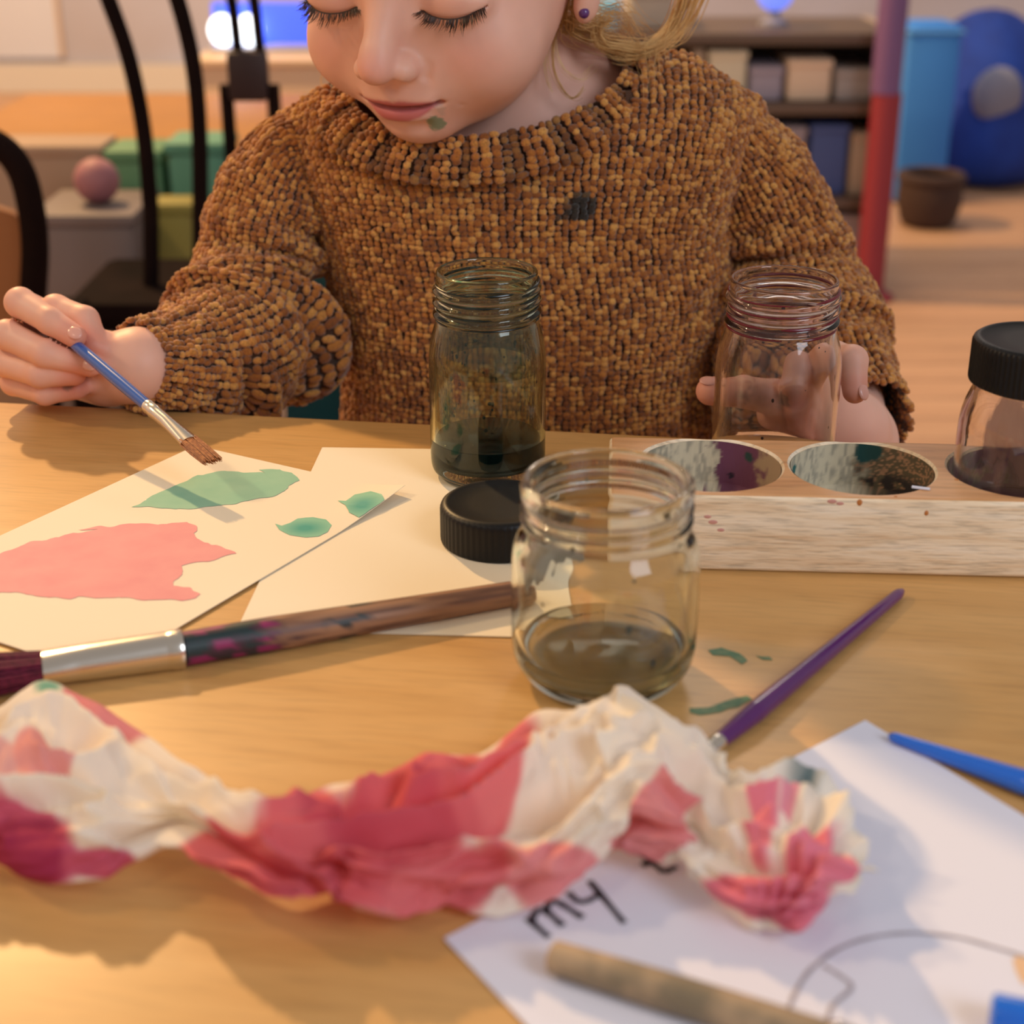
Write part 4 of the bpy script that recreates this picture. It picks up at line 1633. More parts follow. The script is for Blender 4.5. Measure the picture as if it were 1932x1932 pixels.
# green paint on the chin
dg_ = np.linalg.norm((hp - np.array([1.50, -5.3, -5.95])) / np.array([0.46, 2.0, 0.50]), axis=1) + 0.35 * fbm(BV, 420, 2, 9)
paint(sstep(1.05, 0.8, dg_) * on_head * 0.92, (126, 142, 112))
dg_ = np.linalg.norm((hp - np.array([2.0, -5.3, -5.15])) / np.array([0.22, 2.0, 0.45]), axis=1) + 0.3 * fbm(BV, 420, 2, 19)
paint(sstep(1.05, 0.7, dg_) * on_head * 0.28, (160, 156, 142))
# hands: redder finger ends, paint marks
for H in (RH, LH):
    for nme, (pts, rad) in H.items():
        dt = np.linalg.norm(BV - pts[-1], axis=1)
        paint(sstep(0.016, 0.004, dt) * 0.55, (214, 124, 104))
        for q in (1, 2):
            dt = np.linalg.norm(BV - pts[q], axis=1)
            paint(sstep(0.012, 0.004, dt) * 0.28, (212, 136, 112))
for p_, r_, c_ in ((LH['thumb'][0][1] + np.array([.004, -.008, .003]), .007, (96, 110, 110)), (LH['thumb'][0][2] + np.array([0, -.006, 0]), .006, (110, 100, 110)), (RH['little'][0][3] + np.array([-.002, -.004, .004]), .003, (90, 96, 86))):
    paint(sstep(1.0, 0.5, np.linalg.norm(BV - p_, axis=1) / r_ + 0.4 * fbm(BV, 350, 2, 3)) * 0.6, c_)
skin = skin * (1 + 0.03 * fine)[:, None]


def skin_material():
    m = mat('skin', srgb(226, 178, 152), 0.48, attr='Col', sss=0.22, noise=(1, 1, (1, 1, 1, 1), 0, 1), bump=(1400, 0.06, 0.0003), spec=0.35)
    return m


M_skin = skin_material()
person = link('person', np_mesh('person', BV, [BQ], True, np.clip(skin, 0, 1)), M_skin)
tag(person, 'fair haired child in a mustard chenille sweater painting at the table', 'person')

# ---- nails
M_nail = mat('nail', srgb(224, 164, 148), 0.3, coat=0.3)


def nail(p, along, out, s=(0.0034, 0.0046)):
    along = np.asarray(along, float) / np.linalg.norm(along)
    out = np.asarray(out, float)
    out = out - along * (out @ along)
    out /= np.linalg.norm(out)
    side = np.cross(along, out)
    M = np.stack([side, along, out], 1)
    return MB().ellipsoid(p, (s[0], s[1], 0.0012), 18, 10, M).build('fingernail', M_nail, person)


def nail_on(H, k, out, s=(0.0034, 0.0044), back=0.0018):
    pts, rad = H[k]
    al = pts[-1] - pts[-2]
    al /= np.linalg.norm(al)
    o = np.asarray(out, float)
    o = o - al * (o @ al)
    o /= np.linalg.norm(o)
    return nail(pts[-1] + al * back + o * (rad[-1] - 0.0006), al, o, s)


nail_on(RH, 'index', (0.45, -1.0, 0.55))
nail_on(LH, 'index', (0.55, -0.8, 0.25))
nail_on(LH, 'thumb', (-0.1, -0.35, 1.0), (0.0036, 0.0048))
nail_on(RH, 'middle', (0.1, -1.0, 0.5), (0.003, 0.004))

# ---- lashes and brows
M_lash = mat('lash_hair', srgb(58, 38, 28), 0.5)
for sx in (-1, 1):
    rg = np.random.default_rng(20 + sx)
    mb = MB()
    Lc = np.array(spline(LASH[sx], 100))
    for k in range(150):
        i = int(rg.uniform(2, 97))
        s = (i - 50) / 50.0
        a = Lc[i] + np.array([0, -0.10, -0.02])
        out_ = np.array([sx * (0.55 * s + 0.10 * rg.normal()), -0.62, -0.62 + 0.10 * rg.normal()])
        l = (0.62 + 0.35 * (1 - abs(s - 0.35))) * rg.uniform(0.65, 1.05)
        b = a + out_ * l * 0.5
        c = a + out_ * l + np.array([sx * 0.05 * s, -0.05, 0.16 * l])
        mb.tube([hw(q) for q in spline([a, b, c], 5)], np.array([0.00020, 0.00019, 0.00016, 0.00011, 0.00004]), 4)
    # dark lid margin
    mb.tube([hw(q + np.array([0, -0.07, -0.03])) for q in Lc[3:97:3]], 0.00042, 6)
    stuff(mb.build('eyelashes', M_lash, person))
    mb = MB()
    for k in range(90):
        s = rg.uniform(0, 1)
        a = np.array([sx * (1.3 + 3.3 * s), -7.05 + 1.35 * s ** 2, 2.15 + 0.55 * math.sin(s * 2.4) + rg.normal() * 0.10])
        mb.tube([hw(a), hw(a + np.array([sx * 0.3, -0.05, 0.12])), hw(a + np.array([sx * 0.6, 0.05, 0.08]))], [0.00012, 0.00012, 0.00004], 4)
    stuff(mb.build('eyebrow', mat('brow_hair', srgb(150, 112, 74), 0.5), person))

# ---- hair
M_hair = mat('blond_hair', srgb(196, 150, 92), 0.42, noise=(60, 3, srgb(226, 188, 128), 0.35, 0.65), spec=0.4)
rg = np.random.default_rng(5)
mb = MB()
# cap of hair over the skull drawn back towards the nape
for k in range(900):
    th_ = rg.uniform(-1, 1) * 2.3
    st = np.array([7.15 * math.sin(th_) * 0.98, 1.8 - 8.9 * math.cos(th_) * 0.92, 3.6 + 2.4 * math.cos(th_) + rg.normal() * 0.7])
    en = np.array([rg.normal() * 1.2, 10.2 + rg.normal() * 0.3, 0.8 + rg.normal() * 0.9])
    pts = []
    c0 = np.array([0, 1.8, 3.2])
    rr_ = np.array([7.15, 8.95, 8.45]) * rg.uniform(1.0, 1.03)
    for t in np.linspace(0, 1, 9):
        q = (1 - t) * st + t * en + np.array([0, 0, 5.0 * math.sin(math.pi * t) * max(0.15, math.cos(th_ * 0.6))]) - c0
        q = q / np.linalg.norm(q / rr_)
        pts.append(hw(c0 + q))
    mb.tube(pts, [0.0009, 0.0012, 0.0012, 0.0012, 0.0012, 0.0012, 0.0012, 0.0011, 0.0009], 4)
mb.ellipsoid(hw((0, 2.4, 3.5)), tuple(np.array([7.12, 8.5, 8.30]) * HS), 40, 24, HM)
mb.ellipsoid(hw((0, 5.8, 1.2)), tuple(np.array([6.5, 5.0, 6.0]) * HS), 32, 20, HM)
hair = stuff(mb.build('hair', M_hair, person))


def lock(pts, n, spread, r=0.00022, seed=0, taper=1.0, end_spread=None):
    """loose lock of strands; pts are (px, py, depth)"""
    rg = np.random.default_rng(seed)
    C_ = spline([ony(*q) for q in pts], 26)
    es = spread if end_spread is None else end_spread
    mb = MB()
    for _ in range(n):
        o_ = rg.normal(size=3)
        o2 = rg.normal(size=3)
        f = np.linspace(0, 1, 26)[:, None]
        t0, t1 = rg.uniform(0, 0.12), rg.uniform(0.85, 1.0)
        P = C_ + (o_ * spread * (1 - f) + (o_ * 0.5 + o2 * 0.7) * es * f) + 0.0006 * np.sin(f * rg.uniform(4, 9) + rg.uniform(0, 6)) * o2
        a_, b_ = int(t0 * 25), int(t1 * 25) + 1
        P = P[a_:b_]
        mb.tube(P, np.linspace(1, 0.55, len(P)) * r * rg.uniform(0.7, 1.2), 4)
    return mb


mb = MB()
for args in (
    ([(1298, -30, .915), (1285, 20, .915), (1262, 62, .912), (1222, 92, .905), (1178, 100, .900), (1150, 88, .900)], 90, .0028, .00026, 1),
    ([(1330, -20, .920), (1310, 25, .920), (1280, 70, .915), (1255, 84, .910), (1235, 86, .908)], 26, .0022, .00022, 2),
    ([(1215, 98, .905), (1170, 92, .898), (1135, 84, .895), (1124, 62, .895), (1138, 44, .896), (1160, 38, .898)], 60, .0022, .00024, 3),
    ([(1068, -20, .883), (1066, 20, .883), (1070, 45, .893), (1100, 62, .908), (1140, 75, .923), (1200, 95, .933)], 130, .0042, .00022, 4),
    ([(1085, 20, .878), (1100, 30, .888), (1130, 35, .908), (1165, 28, .923), (1190, 60, .928), (1220, 80, .933)], 70, .005, .00020, 12),
    ([(1056, 0, .90), (1050, 50, .895), (1044, 90, .89), (1046, 130, .89), (1062, 168, .885), (1080, 186, .884), (1096, 176, .884), (1108, 150, .887)], 9, .0010, .00018, 5),
    ([(1060, 5, .90), (1048, 60, .893), (1052, 100, .89), (1070, 135, .888), (1100, 150, .888), (1130, 120, .90)], 8, .0012, .00015, 6),
    ([(1052, 10, .90), (1036, 70, .89), (1030, 110, .888), (1034, 150, .886), (1044, 178, .885)], 9, .0012, .00015, 7),
    ([(1215, 95, .905), (1222, 120, .890), (1228, 150, .880), (1226, 190, .865)], 7, .0035, .00014, 8),
    ([(1250, 80, .908), (1240, 110, .890), (1244, 140, .880)], 6, .003, .00014, 9),
    ([(606, 165, .90), (585, 178, .895), (565, 185, .89)], 3, .001, .00013, 10),
    ([(606, 140, .93), (606, 160, .925), (612, 175, .92)], 4, .001, .00014, 11),
):
    l_ = lock(args[0], args[1], args[2], args[3], args[4])
    mb.V += l_.V
    for kf, fs in l_.F.items():
        mb.F.setdefault(kf, []).extend([f + mb.n for f in fs])
    mb.n += l_.n
stuff(mb.build('loose_hair', M_hair, person))
MB().ellipsoid(hw((7.05, 0.15, -2.45)), (0.0030, 0.0030, 0.0030), 18, 12).build('earring', mat('purple_stud', srgb(84, 40, 110), 0.2, coat=0.5), person)

# ---- sweater: ground cloth plus chenille stitches set row by row
M_knit = mat('chenille', srgb(170, 112, 44), 0.85, attr='Col', sheen=0.35, noise=(900, 2, (0.55, 0.5, 0.45, 1), 0.45, 0.75), bump=(2500, 0.5, 0.0005))
M_cloth = mat('knit_ground', srgb(86, 50, 16), 0.9)
_BS, _BR = 6, 3
_u = np.linspace(0, math.pi, _BR + 2)[1:-1]
_t = np.linspace(0, 2 * math.pi, _BS, endpoint=False)
_bv = [(0, 1, 0)] + [(math.sin(a) * math.cos(b), math.cos(a), math.sin(a) * math.sin(b)) for a in _u for b in _t] + [(0, -1, 0)]
_bv = np.array(_bv)
_bt = np.array([(0, 1 + (k + 1) % _BS, 1 + k) for k in range(_BS)] + [(len(_bv) - 1, 1 + (_BR - 1) * _BS + k, 1 + (_BR - 1) * _BS + (k + 1) % _BS) for k in range(_BS)])
_bq = np.array([(1 + r * _BS + k, 1 + r * _BS + (k + 1) % _BS, 1 + (r + 1) * _BS + (k + 1) % _BS, 1 + (r + 1) * _BS + k) for r in range(_BR - 1) for k in range(_BS)])
KN_RG = np.random.default_rng(77)


def stitches(P, N_, D_, hw_, hl2, ht, col=None):
    """one plump stitch at each point: N_ outward, D_ along the column"""
    n = len(P)
    N_ = N_ / (np.linalg.norm(N_, axis=1, keepdims=True) + 1e-12)
    D_ = D_ - N_ * (D_ * N_).sum(1, keepdims=True)
    D_ = D_ / (np.linalg.norm(D_, axis=1, keepdims=True) + 1e-12)
    S_ = np.cross(D_, N_)
    a = KN_RG.normal(size=n) * 0.34
    D2 = D_ * np.cos(a)[:, None] + S_ * np.sin(a)[:, None]
    S2 = -D_ * np.sin(a)[:, None] + S_ * np.cos(a)[:, None]
    j = KN_RG.uniform(0.72, 1.30, size=(n, 3))
    P = P + S_ * (KN_RG.normal(size=n) * 0.00045)[:, None] + D_ * (KN_RG.normal(size=n) * 0.0003)[:, None] + N_ * (KN_RG.normal(size=n) * 0.00035)[:, None]
    hw_, hl2, ht = [np.broadcast_to(q, (n,)) for q in (hw_, hl2, ht)]
    V = (P[:, None] + S2[:, None] * (_bv[None, :, :1] * (hw_ * j[:, 0])[:, None, None]) + D2[:, None] * (_bv[None, :, 1:2] * (hl2 * j[:, 1])[:, None, None]) + N_[:, None] * (_bv[None, :, 2:] * (ht * j[:, 2])[:, None, None]))
    base = np.array(srgb(180, 108, 32)[:3])
    dark = np.array(srgb(132, 72, 16)[:3])
    lite = np.array(srgb(216, 156, 76)[:3])
    t = KN_RG.uniform(0, 1, size=(n, 1))
    c = np.where(t < 0.5, dark + (base - dark) * t * 2, base + (lite - base) * (t - 0.5) * 2)
    if col is not None:
        mk_, cc_ = col
        c = c + (cc_ - c) * mk_[:, None]
    off = (np.arange(n) * len(_bv))[:, None, None]
    return V.reshape(-1, 3), (_bt[None] + off).reshape(-1, 3), (_bq[None] + off).reshape(-1, 4), np.repeat(c, len(_bv), 0)


def panel(name, ground, gf, st, parent, colr=None):
    """ground cloth and its stitches as one mesh"""
    V, T3, Q4, C_ = st
    n0 = len(ground)
    gc = np.tile(np.array(srgb(70, 38, 10)[:3]), (n0, 1))
    me = np_mesh(name, np.concatenate([ground, V]), [np.concatenate([gf, Q4 + n0]), T3 + n0], True, np.concatenate([gc, C_]))
    return link(name, me, M_knit, parent)


def cxz(z):
    return 0.006 + 0.007 * sstep(0.08, 0.03, z)


zt_x = np.array([-.20, -.17, -.14, -.115, -.06, 0, .06, .104, .146, .175, .20])
zt_z = np.array([.06, .105, .137, .153, .174, .184, .180, .174, .148, .112, .07])


def ztop(x):
    return np.interp(x, zt_x, zt_z)


def ta(z):
    return np.interp(z, [-.22, -.15, -.02, .05, .10, .15, .22], [.120, .124, .113, .121, .131, .146, .147]) + 0.007 * sstep(0.08, 0.03, z)


def tbd(z):
    return np.interp(z, [-.22, -.15, 0, .1, .18], [.088, .088, .082, .074, .062])


def tyc(z):
    return np.interp(z, [-.22, -.15, 0, .1, .2], [.962, .955, .938, .928, .928])


def torso_y(x, z, side=-1):
    xi = np.clip(np.abs((x - cxz(z)) / ta(z)), 0, 1)
    eta = np.clip(1 - (ztop(x) - z) / 0.065, 0, 1)
    hgt = tbd(z) * np.sqrt(np.maximum(0, 1 - xi ** 2.7)) * np.sqrt(np.maximum(0, 1 - eta ** 2.2))
    P = np.stack([x, x * 0, z], -1)
    fold = 0.0022 * fbm(P * np.array([1, 1, 0.7]), 16, 2, 4.0)
    # soft creases running from the armpit on the picture's right
    cr_ = 0.0030 * np.sin((z - 0.45 * (x - 0.10)) * 170) * np.exp(-((x - 0.112) / 0.022) ** 2 - ((z - 0.035) / 0.045) ** 2)
    return tyc(z) + side * (hgt + (fold + cr_) * (xi < 0.97))


XN, ZN = -0.020, 0.170
# columns at even spacing along the girth
xi = np.linspace(-1, 1, 2001)
prof_y = np.sqrt(np.maximum(0, 1 - np.abs(xi) ** 2.7)) * 0.074
al = np.concatenate([[0], np.cumsum(np.hypot(np.diff(xi) * 0.125, np.diff(prof_y)))])
NCOL = int(al[-1] / 0.0043)
NCOL += NCOL % 2
xic = np.interp(np.linspace(0.0, al[-1], NCOL), al, xi)
zz = np.linspace(-0.20, 0.20, 700)
PS, DS, XS = [], [], []
gx, gz = [], []
for c_ in xic:
    x = cxz(zz) + c_ * ta(zz)
    y = torso_y(x, zz)
    ok = zz < ztop(x) - 0.0002
    x, y, z = x[ok], y[ok], zz[ok]
    s = np.concatenate([[0], np.cumsum(np.sqrt(np.diff(x) ** 2 + np.diff(y) ** 2 + np.diff(z) ** 2))])
    t = np.arange(0, s[-1], 0.0031)
    q = np.stack([np.interp(t, s, x), np.interp(t, s, y), np.interp(t, s, z)], 1)
    PS.append(q)
    DS.append(np.gradient(q, axis=0))
PS, DS = np.concatenate(PS), np.concatenate(DS)
e = 0.0012
dyx = (torso_y(PS[:, 0] + e, PS[:, 2]) - torso_y(PS[:, 0] - e, PS[:, 2])) / (2 * e)
dyz = (torso_y(PS[:, 0], PS[:, 2] + e) - torso_y(PS[:, 0], PS[:, 2] - e)) / (2 * e)
NS = np.stack([np.clip(dyx, -6, 6), -np.ones(len(PS)), np.clip(dyz, -6, 6)], 1)
keep = ~((((PS[:, 0] - XN) / 0.090) ** 2 + ((PS[:, 2] - ZN) / 0.046) ** 2 < 1) | ((np.abs(PS[:, 0] - XN) < 0.072) & (PS[:, 2] > ZN)))
PS, DS, NS = PS[keep], DS[keep], NS[keep]
WP = PS + np.array([0, 0, T])
# paint spots on the chest
sp = ony(1095, 392, 0.853)
sd = np.hypot((WP[:, 0] - sp[0]) / 0.0074, (WP[:, 2] - sp[2]) / 0.0088) + 0.25 * fbm(WP, 300, 2)
sp2 = ony(1062, 414, 0.853)
sd2 = np.hypot((WP[:, 0] - sp2[0]) / 0.0048, (WP[:, 2] - sp2[2]) / 0.0034) + 0.3 * fbm(WP, 300, 2)
sp3 = ony(1005, 354, 0.853)
sd3 = np.hypot((WP[:, 0] - sp3[0]) / 0.009, (WP[:, 2] - sp3[2]) / 0.0028) + 0.6 * fbm(WP, 300, 2)
mk_ = np.maximum.reduce([sstep(1.1, 0.85, sd), sstep(1.0, 0.7, sd2) * 0.85, sstep(0.9, 0.4, sd3) * 0.5]) * 0.96
rowk = KN_RG.uniform(0.9, 1.1, len(PS))
st = stitches(WP, NS, DS, 0.00255 * rowk, 0.00215, 0.0021, (mk_, np.array(srgb(14, 20, 16)[:3])))
# ground cloth, front and back
ug = np.linspace(-1, 1, 90)
tg_ = np.linspace(0, 1, 90)
U_, T_ = np.meshgrid(np.sin(ug * math.pi / 2), tg_, indexing='ij')


def sheet(side, inset):
    z = -0.20 + T_ * 0.399
    x = cxz(z) + U_ * ta(z) * 0.995
    zc = np.minimum(z, ztop(x) - 0.0004)
    y = torso_y(x, zc, side) - side * inset
    return np.stack([x, y, zc + T], -1)


F1, F2 = sheet(-1, 0.0012), sheet(1, 0.0)
gf = grid_faces(90, 90)
G1 = F1.reshape(-1, 3)
fc = G1[gf].mean(1)
hole = ((((fc[:, 0] - XN) / 0.092) ** 2 + ((fc[:, 2] - T - ZN) / 0.036) ** 2 < 1) | ((np.abs(fc[:, 0] - XN) < 0.088) & (fc[:, 2] - T > ZN - 0.002)))
sweater = panel('sweater', G1, gf[~hole], st, person)
G2 = F2.reshape(-1, 3)
fc = G2[gf].mean(1)
hole = ((np.abs(fc[:, 0] - XN) < 0.07) & (fc[:, 2] - T > 0.182))
me = np_mesh('back_panel', G2, [gf[~hole][:, ::-1]], True, np.tile(np.array(srgb(150, 98, 38)[:3]), (len(G2), 1)))
link('back_panel', me, M_knit, sweater)


def frame_along(C_):
    tan = np.gradient(C_, axis=0)
    tan /= np.linalg.norm(tan, axis=1, keepdims=True)
    a = np.cross(tan[0], [0, -1.0, 0])
    a /= np.linalg.norm(a)
    A_, B_ = [], []
    for t in tan:
        a = a - t * (a @ t)
        a /= np.linalg.norm(a)
        A_.append(a.copy())
        B_.append(np.cross(t, a))
    return tan, np.array(A_), np.array(B_)


def sleeve(name, ctrl, radii, folds, seed, cuff=0.86, flat=1.0):
    n = 240
    C_ = spline(ctrl, n)
    L = np.concatenate([[0], np.cumsum(np.linalg.norm(np.diff(C_, axis=0), axis=1))])
    m = int(L[-1] / 0.0031)
    s = np.linspace(0, L[-1], m)
    C_ = np.stack([np.interp(s, L, C_[:, k]) for k in range(3)], 1)
    v = s / L[-1]
    for _ in range(6):
        C_[1:-1] = (C_[:-2] + 2 * C_[1:-1] + C_[2:]) / 4
    tan, A_, B_ = frame_along(C_)
    r = np.interp(v, np.linspace(0, 1, len(radii)), radii)
    k = np.ones(15) / 15
    r = np.convolve(np.pad(r, 7, mode='edge'), k, 'valid')
    nc = int(2 * math.pi * np.mean(r) / 0.0044)
    th = np.linspace(0, 2 * math.pi, nc, endpoint=False)
    VV, TT = np.meshgrid(v, th, indexing='ij')
    d = np.zeros_like(VV)
    for v0, amp_, wd, ph_, skew in folds:
        q = VV - v0 - skew * np.cos(TT - ph_)
        d += 1.3 * amp_ * (0.55 + 0.45 * np.cos(TT - ph_)) * (np.exp(-(q / wd) ** 2) - 0.85 * np.exp(-((q - 1.6 * wd) / (0.8 * wd)) ** 2))
    X = np.stack([np.cos(TT) * 1.3, np.sin(TT) * 1.3, VV * 5 + seed], -1)
    d += 0.0035 * fbm(X, 1.2, 2, seed * 3.0)
    rib = (VV > cuff)
    ribf = np.where((np.arange(nc) % 4 < 2)[None, :] & rib, 0.0012, 0.0) - np.where((np.arange(nc) % 4 == 3)[None, :] & rib, 0.0012, 0.0)
    R_ = r[:, None] + d + ribf
    P = C_[:, None] + A_[:, None] * (np.cos(TT) * R_)[..., None] + B_[:, None] * (np.sin(TT) * R_)[..., None]
    ey = eA[1] + math.tan(ang) * (P[..., 0] - eA[0])
    low = (P[..., 2] < T + 0.0028) & (P[..., 1] < ey + 0.006)
    P[..., 2] = np.where(low, T + 0.0028, P[..., 2])
    dv = np.gradient(P, axis=0)
    du = (np.roll(P, -1, 1) - np.roll(P, 1, 1))
    Nn_ = np.cross(dv, du)
    Nn_ /= np.linalg.norm(Nn_, axis=-1, keepdims=True)
    out_ = P - C_[:, None]
    sg = np.sign((Nn_ * out_).sum(-1, keepdims=True))
    Nn_ = Nn_ * sg
    wdt = np.linalg.norm(du, axis=-1) / 2
    st_ = stitches(P.reshape(-1, 3), Nn_.reshape(-1, 3), dv.reshape(-1, 3), np.clip(wdt * 0.54, 0.0013, 0.0044).ravel(), np.clip(np.linalg.norm(dv, axis=-1) * 0.72, 0.0014, 0.0050).ravel(), 0.0021)
    G = P - Nn_ * 0.0014
    return panel(name, G.reshape(-1, 3), grid_faces(m, nc, True), st_, sweater)


sleeve('sleeve', [ony(604, 285, .925)] + R_ARM[:], [.020, .035, .031, .043, .047, .037, .0215],
       [(0.20, .004, .03, 2.6, .02), (0.31, .008, .03, 2.8, .03), (0.41, .008, .03, 3.0, -.04), (0.53, .013, .035, 2.4, .05), (0.64, .012, .035, 1.0, .05), (0.75, .009, .025, 2.0, -.04), (0.84, .004, .018, 1.5, .02)], 1, 0.86)
sleeve('sleeve', [ony(1322, 215, .928)] + L_ARM[:-1] + [ony(1640, 808, .818)], [.020, .036, .035, .048, .057, .044, .026],
       [(0.25, .006, .03, 0.4, .04), (0.36, .009, .03, 0.0, -.05), (0.47, .010, .035, 0.6, .06), (0.58, .011, .03, 0.2, -.05), (0.70, .010, .03, 0.0, .05), (0.81, .007, .025, 0.4, -.03)], 2, 0.9)

# collar: ribbed band round the neck
NB = 104
th = np.linspace(0, 2 * math.pi, NB, endpoint=False)
inner = np.stack([XN + np.where(np.sin(th) > 0, 0.085, 0.072) * np.sin(th), 0.909 - 0.056 * np.cos(th), T + 0.1625 - np.where(np.cos(th) > 0, 0.0255, 0.010) * np.cos(th) + 0.008 * np.sin(th)], 1)
outd = np.stack([0.80 * np.sin(th), -0.18 * np.cos(th) + 0.10 * (np.cos(th) < 0), -0.88 + 0.36 * np.abs(np.sin(th))], 1)
outd /= np.linalg.norm(outd, axis=1, keepdims=True)
ROW = 8
rows = np.linspace(0, 0.023, ROW)
Pc = inner[:, None] + outd[:, None] * rows[None, :, None]
arch = (0.0022 * np.sin(np.linspace(0.10, 1, ROW) * math.pi))[None, :, None]
nrm = np.cross(np.roll(inner, -1, 0) - np.roll(inner, 1, 0), outd)
nrm /= np.linalg.norm(nrm, axis=1, keepdims=True)
if nrm[0, 1] > 0:
    nrm = -nrm
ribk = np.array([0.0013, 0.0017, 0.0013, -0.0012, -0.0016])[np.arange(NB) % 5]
Pc = Pc + nrm[:, None] * (arch + 0.0012 + ribk[:, None, None] * np.array([1] * (ROW - 1) + [0])[None, :, None])
dc_ = np.gradient(Pc, axis=1)
wd_ = np.linalg.norm(np.roll(Pc, -1, 0) - np.roll(Pc, 1, 0), axis=-1) / 2
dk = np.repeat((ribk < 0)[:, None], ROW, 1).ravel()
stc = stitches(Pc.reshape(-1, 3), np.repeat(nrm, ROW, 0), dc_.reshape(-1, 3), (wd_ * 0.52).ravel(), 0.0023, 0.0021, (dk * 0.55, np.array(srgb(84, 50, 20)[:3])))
gcl = inner[:, None] + outd[:, None] * np.linspace(-0.001, 0.021, 7)[None, :, None] + nrm[:, None] * -0.0032
panel('collar', gcl.reshape(-1, 3), np.concatenate([np.stack([i_ * 7 + k, ((i_ + 1) % NB) * 7 + k, ((i_ + 1) % NB) * 7 + k + 1, i_ * 7 + k + 1], 1) for k in range(6) for i_ in [np.arange(NB)]]), stc, sweater)

# ---- trousers and shoes under the table
M_trs = mat('dark_trousers', srgb(44, 46, 62), 0.85)
for sx in (-1, 1):
    hip = np.array([0.006 + sx * 0.062, 0.955, 0.402])
    knee = np.array([0.006 + sx * 0.085, 0.70, 0.388])
    ank = np.array([0.006 + sx * 0.085, 0.72, 0.085])
    MB().tube(spline([hip + [0, .05, .01], hip, (hip + knee) / 2, knee, (knee + ank) / 2 + [0, .01, 0], ank], 40), np.interp(np.linspace(0, 1, 40), [0, .2, .5, .62, 1], [.070, .066, .054, .048, .036]), 24).build('trousers', M_trs, person)
    MB().ellipsoid(ank + [0, -0.045, -0.05], (.034, .085, .034), 24, 14).build('shoe', mat('shoe_canvas', srgb(120, 60, 70), 0.8), person)

# ---- the brush in the right hand
bt = np.array(ony(404, 872, 0.655))
tipz = T + 0.020
bt = onz(404, 872, tipz)
bh = ony(148, 655, 0.772)
db = (bt - bh) / np.linalg.norm(bt - bh)
LB = np.linalg.norm(bt - bh)
back = bh - db * 0.055
hb = empty('blue_handled_paintbrush', bh)
tag(hb, 'flat paintbrush with a blue handle and brown bristles held in the hand', 'paintbrush')
Lf = [(t, ) for t in ()]
f1_ = np.array(ony(282, 762, 0))if False else None


def at_frac(px):
    # distance along the brush whose picture x is px
    lo2, hi2 = -0.06, LB
    for _ in range(50):
        md_ = (lo2 + hi2) / 2
        if proj(bh + db * md_)[0] < px:
            lo2 = md_
        else:
            hi2 = md_
    return lo2


sF0, sF1 = at_frac(280), at_frac(358)
hs = np.linspace(-0.055, sF0, 30)
MB().tube([bh + db * q - bh for q in hs], np.interp(hs, [-0.055, -0.02, 0, sF0 * 0.6, sF0], [.0012, .0024, .0031, .0033, .0030]), 20).build('handle', mat('blue_handle', srgb(26, 84, 170), 0.22, coat=0.6), hb)
side = np.cross(db, [0, 0, 1.0])
side /= np.linalg.norm(side)
fs = np.linspace(sF0 - 0.001, sF1, 26)
fr_ = (fs - fs[0]) / (fs[-1] - fs[0])
ra = np.interp(fr_, [0, 0.05, 0.1, 0.16, 0.22, 0.45, 1], [.0033, .0038, .0033, .0038, .0034, .0034, .0024])
rb = np.interp(fr_, [0, 0.05, 0.1, 0.16, 0.22, 0.45, 1], [.0033, .0038, .0033, .0038, .0034, .0034, .0048])
MB().tube([db * q for q in fs], np.stack([rb, ra], 1), 28).build('ferrule', M_silver, hb)
yv = np.cross(side, db)
mb = MB()
rg = np.random.default_rng(31)
for k in range(240):
    a_ = rg.uniform(-1, 1)
    b_ = rg.uniform(-1, 1)
    p_ = db * (sF1 - 0.002) + side * a_ * 0.0044 + yv * b_ * 0.0018
    q_ = db * (LB * rg.uniform(0.97, 1.0)) + side * a_ * 0.0046 + yv * b_ * 0.0014
    mb.tube([p_, (p_ + q_) / 2 + yv * 0.0004 * b_, q_], [.00026, .00028, .00014], 4)
stuff(mb.build('bristles', mat('copper_bristle', srgb(150, 78, 26), 0.45, noise=(600, 2, srgb(196, 124, 60), 0.4, 0.65)), hb))

# ---- teal chair
chx, chy = -0.012, 1.003
M_teal = mat('teal_plastic', srgb(16, 96, 118), 0.45)
M_chrome = mat('chair_steel', srgb(170, 170, 172), 0.3, 1.0)
ch = empty('school_chair', (chx, chy, 0))
tag(ch, 'teal moulded plastic chair the child sits on', 'chair')
# curved backrest
ub = np.linspace(-1, 1, 30)
zb_ = np.linspace(0.40, T + 0.055, 16)
UB, ZB = np.meshgrid(ub, zb_, indexing='ij')
wb = 0.150 - 0.012 * ((ZB - 0.40) / 0.2) ** 2
fr__ = np.stack([UB * wb, 0.055 - 0.030 * UB ** 2 + (ZB - 0.4) * 0.12, ZB], -1)
bk__ = fr__ + np.array([0, 0.006, 0])
n1 = 30 * 16
ring = np.concatenate([np.arange(30) * 16, 29 * 16 + np.arange(1, 16), np.arange(28, -1, -1) * 16 + 15, np.arange(14, 0, -1)])
me = np_mesh('backrest', np.concatenate([fr__.reshape(-1, 3), bk__.reshape(-1, 3)]), [grid_faces(30, 16), grid_faces(30, 16)[:, ::-1] + n1, np.stack([ring, ring + n1, np.roll(ring, -1) + n1, np.roll(ring, -1)], 1)], True)
me.set_sharp_from_angle(angle=math.radians(40))
link('backrest', me, M_teal, ch)
MB().box((0, -0.07, 0.305), (0.32, 0.26, 0.012), bev=0.005).build('seat', M_teal, ch)
